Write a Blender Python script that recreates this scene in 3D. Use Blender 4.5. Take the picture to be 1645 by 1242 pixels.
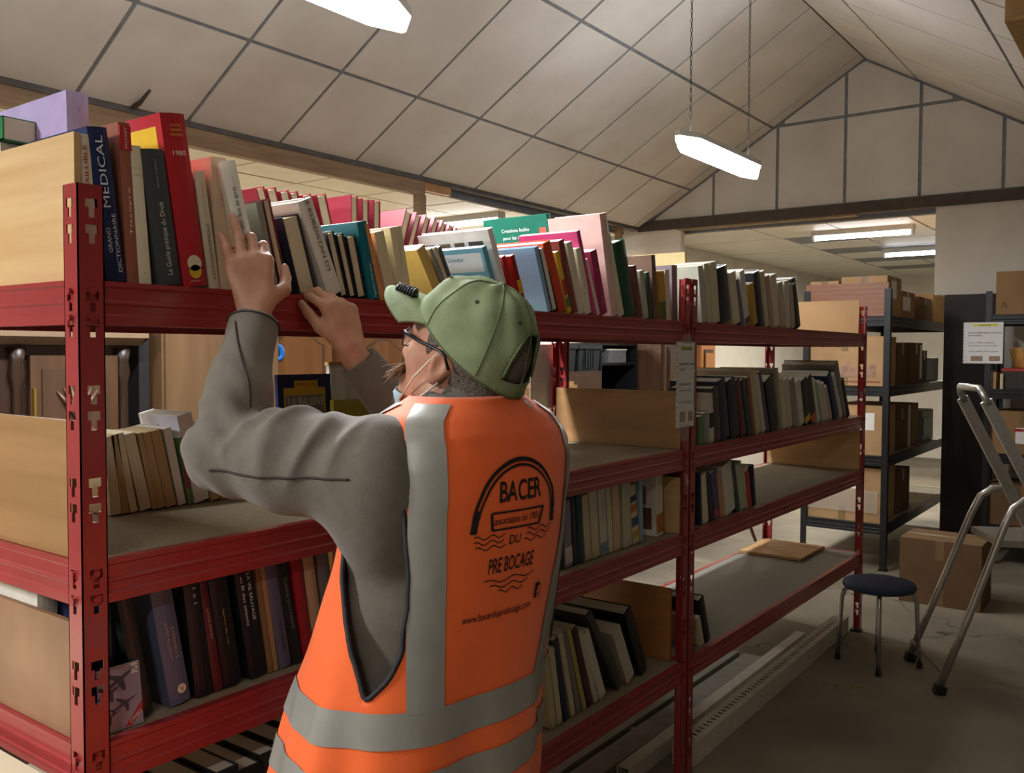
import bpy, bmesh, math, random
import numpy as np
from mathutils import Vector, Matrix
from mathutils.bvhtree import BVHTree
random.seed(7)
scene = bpy.context.scene
COL = scene.collection
for o in list(bpy.data.objects): bpy.data.objects.remove(o)

# ------------------------------------------------------------------ camera
CAM = np.array([-0.728, -1.383, 1.538]); YAW, PIT, ROL, FPX = .9329, -.0375, .0044, 1445.5
Fv = np.array([math.sin(YAW)*math.cos(PIT), math.cos(YAW)*math.cos(PIT), math.sin(PIT)])
Rv = np.array([math.cos(YAW), -math.sin(YAW), 0.0]); Uv = np.cross(Rv, Fv)
R2 = Rv*math.cos(ROL)+Uv*math.sin(ROL); U2 = -Rv*math.sin(ROL)+Uv*math.cos(ROL)
cd = bpy.data.cameras.new('camera'); cam = bpy.data.objects.new('camera', cd); COL.objects.link(cam)
cd.sensor_width = 36.0; cd.lens = FPX/1645*36; cd.clip_start = .02; cd.clip_end = 60
M = Matrix.Identity(4)
for i in range(3):
    M[i][0] = R2[i]; M[i][1] = U2[i]; M[i][2] = -Fv[i]; M[i][3] = CAM[i]
cam.matrix_world = M
scene.camera = cam

# ------------------------------------------------------------------ world, exposure
w = bpy.data.worlds.new('world'); scene.world = w; w.use_nodes = True
w.node_tree.nodes['Background'].inputs[0].default_value = (.9, .92, 1, 1)
w.node_tree.nodes['Background'].inputs[1].default_value = .03
vs = scene.view_settings
vs.view_transform = 'Standard'; vs.look = 'None'; vs.gamma = 1; vs.use_curve_mapping = False
vs.exposure = 0.35
TUBE_W = 62.0          # watts of each 1.2 m fluorescent fitting
AISLE_W = 70.0

# ------------------------------------------------------------------ placing helpers (photo measurements -> metres)
def at(u, v, X=None, Y=None, Z=None, d=None):
    r = Fv+R2*(u-822.5)/FPX-U2*(v-621)/FPX
    if X is not None: t = (X-CAM[0])/r[0]
    elif Y is not None: t = (Y-CAM[1])/r[1]
    elif Z is not None: t = (Z-CAM[2])/r[2]
    else: t = d
    return CAM+r*t
def xat(u, Y, Z):
    a = R2*FPX-(u-822.5)*Fv
    return CAM[0]-(a[1]*(Y-CAM[1])+a[2]*(Z-CAM[2]))/a[0]

# ------------------------------------------------------------------ materials
def lin(c):
    c = c/255.0
    return c/12.92 if c <= .04045 else ((c+.055)/1.055)**2.4
def rgb(h):
    if isinstance(h, str): h = tuple(int(h[i:i+2], 16) for i in (0, 2, 4))
    return (lin(h[0]), lin(h[1]), lin(h[2]), 1)
MATS = {}
def mat(name, col, rough=.6, var=.12, scale=18, bump=0, metal=0, coat=0, bscale=None, stretch=None, col2=None, emit=None, alpha=1, trans=0):
    key = name
    if key in MATS: return MATS[key]
    m = bpy.data.materials.new(name); m.use_nodes = True
    nt = m.node_tree; N = nt.nodes; L = nt.links; b = N['Principled BSDF']
    b.inputs['Roughness'].default_value = rough; b.inputs['Metallic'].default_value = metal
    if coat: b.inputs['Coat Weight'].default_value = coat
    if trans: b.inputs['Transmission Weight'].default_value = trans
    if alpha < 1: b.inputs['Alpha'].default_value = alpha
    c = rgb(col)
    if var or col2:
        tc = N.new('ShaderNodeTexCoord'); mp = N.new('ShaderNodeMapping')
        L.new(tc.outputs['Object'], mp.inputs[0])
        if stretch: mp.inputs['Scale'].default_value = stretch
        n = N.new('ShaderNodeTexNoise'); n.inputs['Scale'].default_value = scale; n.inputs['Detail'].default_value = 5
        L.new(mp.outputs[0], n.inputs[0])
        r = N.new('ShaderNodeValToRGB'); r.color_ramp.elements[0].position = .3; r.color_ramp.elements[1].position = .7
        if col2: a0, a1 = c, rgb(col2)
        else:
            a0 = tuple(x*(1-var) for x in c[:3])+(1,); a1 = tuple(min(1, x*(1+var)) for x in c[:3])+(1,)
        r.color_ramp.elements[0].color = a0; r.color_ramp.elements[1].color = a1
        L.new(n.outputs[0], r.inputs[0]); L.new(r.outputs[0], b.inputs['Base Color'])
        if bump:
            bp = N.new('ShaderNodeBump'); bp.inputs['Strength'].default_value = bump; bp.inputs['Distance'].default_value = .004
            if bscale:
                n2 = N.new('ShaderNodeTexNoise'); n2.inputs['Scale'].default_value = bscale; n2.inputs['Detail'].default_value = 4
                L.new(mp.outputs[0], n2.inputs[0]); L.new(n2.outputs[0], bp.inputs['Height'])
            else: L.new(n.outputs[0], bp.inputs['Height'])
            L.new(bp.outputs[0], b.inputs['Normal'])
    else: b.inputs['Base Color'].default_value = c
    if emit:
        b.inputs['Emission Color'].default_value = rgb(emit[0]); b.inputs['Emission Strength'].default_value = emit[1]
    MATS[key] = m
    return m
def cmat(hexcol, rough=.5, var=.08):          # plain coloured card, cloth or print, one per colour
    return mat('card_'+hexcol+('_g' if rough < .4 else ''), hexcol, rough, var, 25)
def wood(name, c1, c2, scale=(3, 3, .35), rough=.5, wscale=14):
    return mat(name, c1, rough, .1, wscale, .15, col2=c2, stretch=scale)

RED = mat('red_paint', '982e30', .34, .10, 9, .08, coat=.3)
BLACKP = mat('black_paint', '17191d', .4, .2, 12, .05)
CHIP = mat('chipboard', '857a62', .75, 0, 160, .2, col2='a0937a')
PLY = wood('plywood', 'c39c68', 'd6b582', (2.2, .6, 9), .55, 3)
PLYB = wood('plywood_brown', '8d6840', 'a37d50', (2.2, .6, 7), .5, 3)
PLYD = wood('board_mottled', '7d5a40', '967253', (1, 1, 1), .5, 7)
PANEL = mat('ceiling_panel_paint', 'c8c2ba', .55, 0, 2.2, .05, col2='d9d5ce')
JOINT = mat('joint_grey', '7c7f83', .6, .2, 15)
CREAMW = mat('wall_paint', 'd6cfc0', .7, .08, 3, .05)
TIMBER = wood('timber', '8a7358', 'a58d6e', (.5, 6, 6), .7, 6)
CONC = None
PAGES = mat('paper_edge', 'd9cdae', .85, .16, 6, .25, stretch=(160, 1, 1), bscale=8)
PAGEW = mat('paper_edge_white', 'e6e2d6', .85, .12, 6, .2, stretch=(160, 1, 1), bscale=8)
PAGET = mat('paper_edge_tan', 'b89c6c', .85, .2, 6, .3, stretch=(160, 1, 1), bscale=8)
CARD = mat('cardboard', '9a774e', .8, .1, 5, .1)
CARDL = mat('cardboard_light', 'b08c62', .8, .08, 5, .1)
CARDD = mat('cardboard_dark', '6f5336', .8, .12, 5, .1)
ALU = mat('aluminium', 'b9b6ae', .35, .1, 30, metal=.85)
STEEL = mat('steel_tube', 'b5b5b5', .25, .05, 30, metal=.9)
BLACK = mat('black_plastic', '141416', .4, .1, 20)
WHITE = mat('white_paper', 'eceae4', .6, .03, 8)
INK = mat('ink_black', '161514', .6, 0)
OAK = wood('oak', '653d18', '7c5127', (4, 4, .5), .42, 5)
DARKW = wood('dark_carved_wood', '26180f', '3a281b', (4, 4, .5), .4, 6)
MIDW = wood('mid_wood', '452e1c', '573d28', (4, 4, .5), .45, 6)
LIGHTW = wood('light_wood', 'b58a58', 'caa06c', (4, 4, .4), .5, 4)

# ------------------------------------------------------------------ mesh builder
class MB:
    def __init__(s): s.v = []; s.f = []
    def add(s, vs, fs):
        k = len(s.v); s.v += [tuple(map(float, p)) for p in vs]; s.f += [tuple(i+k for i in q) for q in fs]; return s
    def box(s, x0, x1, y0, y1, z0, z1):
        return s.add([(x0,y0,z0),(x1,y0,z0),(x1,y1,z0),(x0,y1,z0),(x0,y0,z1),(x1,y0,z1),(x1,y1,z1),(x0,y1,z1)],
                     [(0,3,2,1),(4,5,6,7),(0,1,5,4),(1,2,6,5),(2,3,7,6),(3,0,4,7)])
    def bar(s, p, q, wx, wy, up=(0,0,1)):
        p = Vector(p); q = Vector(q); d = (q-p).normalized(); u = Vector(up)
        a = d.cross(u)
        if a.length < 1e-4: a = d.cross(Vector((1,0,0)))
        a.normalize(); b = a.cross(d)
        V = []
        for e in (p, q):
            for i, j in ((-1,-1),(1,-1),(1,1),(-1,1)): V.append(e+a*wx/2*i+b*wy/2*j)
        return s.add(V, [(0,1,2,3),(7,6,5,4),(0,4,5,1),(1,5,6,2),(2,6,7,3),(3,7,4,0)])
    def tube(s, pts, r, n=8, closed=False, cap=True):
        pts = [Vector(p) for p in pts]; m = len(pts)
        rs = r if isinstance(r, (list, tuple)) else [r]*m
        prev = None; V = []; Fs = []
        for i, p in enumerate(pts):
            if closed: d = pts[(i+1) % m]-pts[i-1]
            else: d = pts[min(i+1, m-1)]-pts[max(i-1, 0)]
            d.normalize()
            if prev is None:
                prev = d.cross(Vector((0,0,1)))
                if prev.length < .05: prev = d.cross(Vector((1,0,0)))
            a = (prev-d*prev.dot(d)).normalized(); prev = a; b = d.cross(a)
            for k in range(n):
                t = 2*math.pi*k/n; V.append(p+(a*math.cos(t)+b*math.sin(t))*rs[i])
        for i in range(m if closed else m-1):
            for k in range(n):
                A = i*n+k; B = i*n+(k+1) % n; j = (i+1) % m
                Fs.append((A, B, j*n+(k+1) % n, j*n+k))
        if cap and not closed:
            Fs.append(tuple(range(n))[::-1]); Fs.append(tuple((m-1)*n+k for k in range(n)))
        return s.add(V, Fs)
    def lathe(s, prof, n=20, c=(0,0,0), ax=None):
        V = []; Fs = []; m = len(prof)
        for r, z in prof:
            for k in range(n):
                t = 2*math.pi*k/n; V.append((c[0]+r*math.cos(t), c[1]+r*math.sin(t), c[2]+z))
        for i in range(m-1):
            for k in range(n): Fs.append((i*n+k, i*n+(k+1) % n, (i+1)*n+(k+1) % n, (i+1)*n+k))
        Fs.append(tuple(range(n))[::-1]); Fs.append(tuple((m-1)*n+k for k in range(n)))
        return s.add(V, Fs)
    def prism(s, poly, fn, h):        # poly 2-D, fn(a,b,t)->xyz, t in (0,h)
        n = len(poly)
        V = [fn(a, b, 0) for a, b in poly]+[fn(a, b, h) for a, b in poly]
        return s.add(V, [tuple(range(n))[::-1], tuple(range(n, 2*n))]+[(i, (i+1) % n, n+(i+1) % n, n+i) for i in range(n)])
    def plate(s, xs, zs, solid, fn, th):   # grid plate with missing cells, fn(x,y,z)->xyz
        xs = sorted(set(xs)); zs = sorted(set(zs)); nx, nz = len(xs)-1, len(zs)-1
        ok = [[solid((xs[i]+xs[i+1])/2, (zs[j]+zs[j+1])/2) for j in range(nz)] for i in range(nx)]
        idx = {}
        V = []; Fs = []
        def g(i, j, k):
            if (i, j, k) not in idx: idx[(i, j, k)] = len(V); V.append(fn(xs[i], k*th, zs[j]))
            return idx[(i, j, k)]
        for i in range(nx):
            for j in range(nz):
                if not ok[i][j]: continue
                Fs.append((g(i,j,0), g(i+1,j,0), g(i+1,j+1,0), g(i,j+1,0)))
                Fs.append((g(i,j,1), g(i,j+1,1), g(i+1,j+1,1), g(i+1,j,1)))
                if i == 0 or not ok[i-1][j]: Fs.append((g(i,j,0), g(i,j+1,0), g(i,j+1,1), g(i,j,1)))
                if i == nx-1 or not ok[i+1][j]: Fs.append((g(i+1,j,0), g(i+1,j,1), g(i+1,j+1,1), g(i+1,j+1,0)))
                if j == 0 or not ok[i][j-1]: Fs.append((g(i,j,0), g(i,j,1), g(i+1,j,1), g(i+1,j,0)))
                if j == nz-1 or not ok[i][j+1]: Fs.append((g(i,j+1,0), g(i+1,j+1,0), g(i+1,j+1,1), g(i,j+1,1)))
        return s.add(V, Fs)
    def mesh(s, name):
        me = bpy.data.meshes.new(name); me.from_pydata(s.v, [], s.f); me.update(); return me
    def build(s, name, m, parent=None, smooth=False, loc=None, bevel=0):
        me = s.mesh(name)
        if bevel:
            bm = bmesh.new(); bm.from_mesh(me); bmesh.ops.bevel(bm, geom=bm.edges[:], offset=bevel, segments=2, affect='EDGES', profile=.6); bm.to_mesh(me); bm.free()
        return link(name, me, m, parent, smooth, loc)
def link(name, me, m, parent=None, smooth=False, loc=None):
    if m is not None and not me.materials: me.materials.append(m)
    if smooth: me.polygons.foreach_set('use_smooth', [True]*len(me.polygons))
    o = bpy.data.objects.new(name, me); COL.objects.link(o)
    if parent is not None: o.parent = parent
    if loc is not None: o.location = loc
    return o
def empty(name, loc=(0,0,0), rz=0):
    o = bpy.data.objects.new(name, None); COL.objects.link(o); o.location = loc; o.rotation_euler = (0,0,rz); o.empty_display_size = .1
    return o
def tag(o, label, cat, group=None):
    o['label'] = label; o['category'] = cat
    if group: o['group'] = group
    return o
def struct(o, label=None):
    o['kind'] = 'structure'
    if label: o['label'] = label
    return o
TXT = {}
def text_mesh(s, size=1.0, bold=0, align='LEFT'):
    k = (s, bold, align)
    if k not in TXT:
        c = bpy.data.curves.new('t', 'FONT'); c.body = s; c.offset = bold; c.align_x = align; c.resolution_u = 3
        o = bpy.data.objects.new('t', c); COL.objects.link(o)
        dg = bpy.context.evaluated_depsgraph_get(); dg.update()
        me = bpy.data.meshes.new_from_object(o.evaluated_get(dg))
        V = [tuple(v.co) for v in me.vertices]; Fs = [tuple(p.vertices) for p in me.polygons]
        bpy.data.objects.remove(o); bpy.data.meshes.remove(me)
        TXT[k] = (V, Fs)
    return TXT[k]
def lettering(s, m, parent, org, xd, yd, size, length=None, bold=0, align='CENTER', name='lettering', off=.0006):
    V, Fs = text_mesh(s, 1, bold, align)
    if not V: return None
    org = Vector(org); xd = Vector(xd); yd = Vector(yd); n = xd.cross(yd)
    xs = [v[0] for v in V]; wd = max(xs)-min(xs); sx = size
    if length: sx = length/wd
    mb = MB(); mb.add([org+xd*(v[0]*sx)+yd*(v[1]*size)+n*off for v in V], Fs)
    return mb.build(name, m, parent)
def area(name, loc, sx, sy, watts, rot=(0,0,0), col=(1,.94,.85), parent=None):
    l = bpy.data.lights.new(name, 'AREA'); l.shape = 'RECTANGLE'; l.size = sx; l.size_y = sy; l.energy = watts; l.color = col
    o = bpy.data.objects.new(name, l); COL.objects.link(o); o.location = loc; o.rotation_euler = rot
    if parent is not None: o.parent = parent
    return o
# ================================================================== the building
XG = 7.37; YE = 3.02; ZE = 2.80; YR = .854; ZR = 4.09; YE2 = -1.31; XB = -3.4; ZA = 2.72
def floor_mat():
    m = bpy.data.materials.new('concrete_floor'); m.use_nodes = True
    nt = m.node_tree; N = nt.nodes; L = nt.links; b = N['Principled BSDF']; b.inputs['Roughness'].default_value = .62
    tc = N.new('ShaderNodeTexCoord')
    n = N.new('ShaderNodeTexNoise'); n.inputs['Scale'].default_value = 1.6; n.inputs['Detail'].default_value = 8; L.new(tc.outputs['Object'], n.inputs[0])
    r = N.new('ShaderNodeValToRGB'); r.color_ramp.elements[0].position = .32; r.color_ramp.elements[1].position = .72
    r.color_ramp.elements[0].color = rgb('6a6254'); r.color_ramp.elements[1].color = rgb('918772'); L.new(n.outputs[0], r.inputs[0])
    v = N.new('ShaderNodeTexVoronoi'); v.feature = 'DISTANCE_TO_EDGE'; v.inputs['Scale'].default_value = .45
    n3 = N.new('ShaderNodeTexNoise'); n3.inputs['Scale'].default_value = 4; L.new(tc.outputs['Object'], n3.inputs[0])
    mx0 = N.new('ShaderNodeMixRGB'); mx0.inputs[0].default_value = .25; L.new(tc.outputs['Object'], mx0.inputs[1]); L.new(n3.outputs['Color'], mx0.inputs[2]); L.new(mx0.outputs[0], v.inputs['Vector'])
    lt = N.new('ShaderNodeMath'); lt.operation = 'LESS_THAN'; lt.inputs[1].default_value = .0016; L.new(v.outputs['Distance'], lt.inputs[0])
    mx = N.new('ShaderNodeMixRGB'); L.new(lt.outputs[0], mx.inputs[0]); L.new(r.outputs[0], mx.inputs[1]); mx.inputs[2].default_value = rgb('4a453b'); L.new(mx.outputs[0], b.inputs['Base Color'])
    bp = N.new('ShaderNodeBump'); bp.inputs['Strength'].default_value = .15; n2 = N.new('ShaderNodeTexNoise'); n2.inputs['Scale'].default_value = 60
    L.new(tc.outputs['Object'], n2.inputs[0]); L.new(n2.outputs[0], bp.inputs['Height']); L.new(bp.outputs[0], b.inputs['Normal'])
    return m
struct(MB().box(XB, 14, -4.6, 6.2, -.1, 0).build('floor', floor_mat()), 'dim grey concrete floor with hairline cracks')

# panelled surface: recessed grey backing with one object per panel
def panelled(name, org, ax, ay, nrm, us, vs_, gap=.024, th=.008, keep=None, poly=None, label=None, m=None):
    org = Vector(org); ax = Vector(ax); ay = Vector(ay); nrm = Vector(nrm)
    P = lambda u, v, w: org+ax*u+ay*v+nrm*w
    mb = MB()
    def slab(b, u0, u1, v0, v1, w0, w1):
        V = [P(u,v,w_) for w_ in (w0, w1) for u, v in ((u0,v0),(u1,v0),(u1,v1),(u0,v1))]
        b.add(V, [(0,3,2,1),(4,5,6,7),(0,1,5,4),(1,2,6,5),(2,3,7,6),(3,0,4,7)])
    if poly is None: slab(mb, us[0], us[-1], vs_[0], vs_[-1], -.03, 0)
    else:
        n = len(poly); V = [P(u,v,-.03) for u, v in poly]+[P(u,v,0) for u, v in poly]
        mb.add(V, [tuple(range(n))[::-1], tuple(range(n, 2*n))]+[(i,(i+1) % n,n+(i+1) % n,n+i) for i in range(n)])
    base = struct(mb.build(name, JOINT), label)
    g = gap/2; cache = {}
    for i in range(len(us)-1):
        for j in range(len(vs_)-1):
            if keep and not keep((us[i]+us[i+1])/2, (vs_[j]+vs_[j+1])/2): continue
            b = MB(); slab(b, us[i]+g, us[i+1]-g, vs_[j]+g, vs_[j+1]-g, 0, th+random.uniform(-.002, .002))
            b.build('ceiling_panel', m or PANEL, base)
    return base
xs = [x for x in np.arange(1.585-.625*8, XG, .625)]
xs = [XB]+[x for x in xs if x > XB+.1]
xs = [x for x in xs if x < XG-.1]+[XG]
sl = math.hypot(YE-YR, ZR-ZE); cy, cz = (YR-YE)/sl, (ZR-ZE)/sl
panelled('ceiling_slope', (0, YE, ZE), (1,0,0), (0,cy,cz), (0,-cz,cy), xs, [0, .64, 1.58, sl], label='pale panelled ceiling slope with grey joints above the shelves')
cy2 = (YE2-YR)/math.hypot(YR-YE2, ZR-ZE); cz2 = (ZE-ZR)/math.hypot(YR-YE2, ZR-ZE)
panelled('ceiling_slope', (0, YR, ZR), (1,0,0), (0,cy2,cz2), (0,-cz2,cy2), xs, [0, .5, 1.62, math.hypot(YR-YE2, ZR-ZE)], label='pale panelled ceiling slope on the right of the ridge')
# gable end wall: panels clipped to the triangle
def gable():
    base = struct(MB().prism([(YE, ZE), (YR, ZR), (YE2, ZE)], lambda a, b, t: (XG+t, a, b), .05).build('wall_gable', JOINT), 'pale panelled gable end wall with grey joints')
    hz = lambda y: ZE+(ZR-ZE)*((YE-y)/(YE-YR) if y > YR else (y-YE2)/(YR-YE2))
    ys = [YE2, -.83, -.225, .395, 1.005, 1.61, 2.23, YE]; g = .014
    for i in range(len(ys)-1):
        a, b = ys[i]+g, ys[i+1]-g
        zm = 3.61
        pts = [(a, ZE+.06), (b, ZE+.06)]
        top = lambda y: hz(y)-.03
        for half in (0, 1):
            lo = ZE+.06 if half == 0 else zm+g
            hi = zm-g if half == 0 else 9
            poly = []
            N_ = 24
            for k in range(N_+1):
                y = a+(b-a)*k/N_; t = min(hi, top(y))
                if t > lo+.01: poly.append((y, t))
            if len(poly) < 2: continue
            y0, y1 = poly[0][0], poly[-1][0]
            pl = [(y0, lo)]+poly+[(y1, lo)]
            MB().prism(pl, lambda p, q, t: (XG-.008+t, p, q), .008).build('wall_panel', PANEL, base)
gable()
tr = struct(MB().box(XG-.05, XG+.06, YE2, YE, ZE-.045, ZE+.045).build('trim_1', mat('dark_header', '4a4038', .7, .3, 10)), 'dark header beam along the foot of the gable wall')
MB().box(XG-.03, XG+.05, .9, 2.6, ZE-.06, ZE-.045).build('batten', TIMBER, tr)
# eaves: grey joint strip, timber fascia
tr = struct(MB().box(XB, XG, YE-.01, YE+.09, ZE-.03, ZE+.02).build('trim_2', mat('eave_strip', '5d5a58', .7, .3, 10)), 'grey eaves strip at the foot of the ceiling slope')
MB().box(XB, 4.15, YE+.0, YE+.06, ZE-.13, ZE-.03).build('fascia', TIMBER, tr)
MB().box(4.15, 4.45, YE+.01, YE+.05, ZE-.09, ZE-.03).build('fascia', LIGHTW, tr)
MB().box(4.10, 4.16, YE, YE+.07, 0, ZE-.13).build('eaves_post', TIMBER, tr)
struct(MB().box(XB, XG, YE2-.09, YE2+.01, ZE-.09, ZE+.02).build('trim_3', TIMBER), 'timber eaves beam on the right')
struct(MB().box(6.95, 7.0, YE-.01, YE+.05, 0, ZE-.03).build('trim_4', mat('corner_post', '8a6a4c', .7, .2, 10)), 'brown corner post below the gable')
# side aisle: flat tiled ceiling, walls
ax_ = [x for x in np.arange(4.08-.62*12, XG+.1, .62)]
panelled('ceiling_aisle', (0, 0, ZA), (1,0,0), (0,1,0), (0,0,-1), ax_, [YE+.08, 3.60, 4.22, 4.84, 5.46, 6.1], gap=.02, label='flat tiled ceiling of the side aisle behind the shelves', m=mat('aisle_tile', 'ddd2b6', .5, .06, 3))
struct(MB().box(XB, XG, 6.1, 6.2, 0, ZA).build('wall_left', CREAMW), 'cream wall of the side aisle')
struct(MB().box(XG, XG+.08, YE+.02, 6.2, 0, ZA+.1).build('wall_aisle_end', CREAMW), 'cream end wall of the side aisle')
struct(MB().box(XG-.02, XG+.06, 2.56, YE+.02, 0, ZE-.045).build('wall_pier', CREAMW), 'narrow cream wall pier beside the opening')
struct(MB().box(XG-.02, XG+.04, YE2, .262, 2.03, ZE-.045).build('wall_bulkhead', mat('bulkhead_white', 'd3cec2', .6, .05, 3)), 'white bulkhead panel hanging below the gable wall')
struct(MB().box(XG+.02, XG+.1, -4.6, -.05, 0, 2.03).build('wall_end', CREAMW), 'end wall behind the black shelving')
struct(MB().box(XB-.1, XB, -4.6, 6.2, 0, ZR+.1).build('wall_near', mat('dim_wall', '7a7368', .8, .1, 3)), 'wall behind the camera')
struct(MB().box(XB, 14, -4.7, -4.6, 0, 2.9).build('wall_right', mat('dim_wall', '7a7368', .8, .1, 3)), 'wall on the right of the hall')
struct(MB().box(XB, XG, -4.6, YE2-.09, ZA, ZA+.05).build('ceiling_right', PANEL), 'flat ceiling of the right aisle')
# far room seen through the opening
fx = [XG+.1, 8.3, 8.9, 9.5, 10.1, 10.7, 11.3, 11.9, 12.5, 13.1, 13.7]
miss = {(1, 3), (3, 3), (3, 2), (5, 3), (5, 2), (7, 3), (7, 2)}
fy = [-1.4, -.2, .5, 1.2, 1.9, 3.02]
def keepf(u, v):
    i = max(k for k in range(len(fx)) if fx[k] <= u); j = max(k for k in range(len(fy)) if fy[k] <= v)
    return (i, j) not in miss
panelled('ceiling_far', (0,0,ZA), (1,0,0), (0,1,0), (0,0,-1), fx, fy, gap=.02, keep=keepf, label='tiled ceiling of the room beyond the opening with tiles missing', m=mat('far_tile', 'd9d5c8', .5, .05, 3))
struct(MB().box(XG+.06, 14, 3.02, 3.1, 0, ZA+.05).build('wall_far_left', CREAMW), 'cream wall of the room beyond the opening')
struct(MB().box(13.7, 13.8, -4.6, 3.1, 0, ZA+.05).build('wall_far_end', CREAMW), 'end wall of the room beyond the opening')
struct(MB().box(XG+.1, 14, -4.6, -1.4, ZA, ZA+.05).build('ceiling_far_right', PANEL))

# ------------------------------------------------------------------ lamps
TUBEM = mat('lit_diffuser', 'ffffff', .4, 0, emit=('f4f6ff', 14))
LBODY = mat('lamp_body_grey', 'c9c9c6', .5, .03)
PI_ = math.pi
def pendant(x, label, watts=TUBE_W):
    r = empty('pendant_lamp', (x, YR, 2.70))
    tag(r, label, 'lamp', 'hanging fluorescent lamps under the ridge')
    L_ = .58
    prof = lambda w_, t: [(-L_, -.012*w_), (-L_+.13, -.062*w_), (L_-.13, -.062*w_), (L_, -.012*w_), (L_, .012*w_), (L_-.13, .062*w_), (-L_+.13, .062*w_), (-L_, .012*w_)]
    MB().prism(prof(1.25, 0), lambda a, b, t: (a, b, .03+t), .03).build('housing', LBODY, r)
    mb = MB(); p1 = prof(1.2, 0); p2 = [(a*.96, b*.7) for a, b in p1]
    n = len(p1); V = [(a, b, .03) for a, b in p1]+[(a, b, -.03) for a, b in p2]
    mb.add(V, [tuple(range(n)), tuple(range(n, 2*n))[::-1]]+[((i+1) % n, i, n+i, n+(i+1) % n) for i in range(n)])
    mb.build('diffuser', TUBEM, r)
    for sx in (-.42, .42):
        mb = MB(); z = .06; k = 0
        while z < ZR-2.70-.03:
            cx = sx
            ring = [(cx+(.006*math.cos(t) if k % 2 else 0), (0 if k % 2 else .006*math.cos(t)), z+.014+.016*math.sin(t)) for t in [i*math.pi/3 for i in range(6)]]
            mb.tube(ring, .0022, 4, closed=True); z += .026; k += 1
        mb.build('chain', mat('chain_dark', '4a4640', .5, .1, metal=.5), r)
        MB().box(sx-.02, sx+.02, -.02, .02, .06, .075).build('hook_plate', LBODY, r)
    area('lamp_light', (0, 0, -.045), 1.05, .12, watts, (0,0,0), (.97,.98,1), r)
    area('lamp_uplight', (0, 0, .075), 1.05, .12, watts*.32, (PI_, 0, 0), (.97,.98,1), r)
    return r
pendant(4.38, 'lit hanging fluorescent lamp on a chain before the gable wall', 24)
pendant(1.08, 'lit hanging lamp cut off by the top edge of the photo')
pendant(-2.1, 'lit hanging lamp behind the camera', 88)
def batten_lamp(x, y, z, ln, along, label, watts, grp):
    r = empty('tube_lamp', (x, y, z), 0 if along == 'x' else math.pi/2)
    tag(r, label, 'lamp', grp)
    MB().box(-ln/2, ln/2, -.05, .05, .02, .07).build('housing', LBODY, r)
    MB().tube([(-ln/2+.02, 0, 0), (ln/2-.02, 0, 0)], .022, 12).build('tube', TUBEM, r, True)
    for s in (-1, 1): MB().box(s*ln/2-.015*s-.012, s*ln/2-.015*s+.012, -.025, .025, -.028, .03).build('end_cap', LBODY, r)
    area('lamp_light', (0, 0, -.035), ln*.9, .06, watts, (0,0,0), (1,.96,.88), r)
batten_lamp(8.0, 1.03, 2.648, .92, 'y', 'lit tube lamp on the far room ceiling above the boxes', 62, 'tube lamps in the far room')
batten_lamp(9.9, .86, 2.648, .92, 'y', 'lit tube lamp further back in the far room', 62, 'tube lamps in the far room')
GA = 'tube lamps in the side aisle'
batten_lamp(5.3, 3.8, 2.648, 1.2, 'y', 'tube lamp in the side aisle just showing above the white animal book', AISLE_W, GA)
batten_lamp(2.7, 4.7, 2.648, 1.2, 'x', 'tube lamp in the side aisle hidden behind the red bound books', AISLE_W, GA)
batten_lamp(.3, 4.4, 2.648, 1.2, 'x', 'tube lamp in the side aisle above the carved cabinet', AISLE_W*.6, GA)
batten_lamp(6.7, 4.5, 2.648, 1.2, 'y', 'tube lamp in the side aisle by the end wall', AISLE_W*.8, GA)
batten_lamp(-2.4, -1.7, 2.648, 1.2, 'x', 'tube lamp in the right aisle behind the camera', 24, 'tube lamps in the right aisle')
# loose dark strip hanging off the slope, patch of timber at the top right
def on_slope(u, v, off=.012):
    r = Fv+R2*(u-822.5)/FPX-U2*(v-621)/FPX; n = np.array([0, -cz, cy]); t = ((np.array([0, YE, ZE])-CAM)@n)/(r@n)
    return CAM+r*t+n*off
o = MB().tube([on_slope(236, 133, .05), on_slope(222, 158, .03), on_slope(213, 170, .01)], [.008, .012, .016], 6).build('hanging_strip', mat('dark_strip', '4b4038', .8, .3, 20))
tag(o, 'short dark torn strip hanging from the ceiling above the purple binder', 'strip')
p = at(1632, 12, d=4.0)
o = MB().box(-.09, .5, -.12, .03, -.085, .04).build('timber_block', wood('ochre_timber', '8f6d3c', 'a98450', (6, 2, 6), .6, 6), None, False, tuple(p))
tag(o, 'brown timber block under the ceiling in the top right corner', 'timber')
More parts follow.
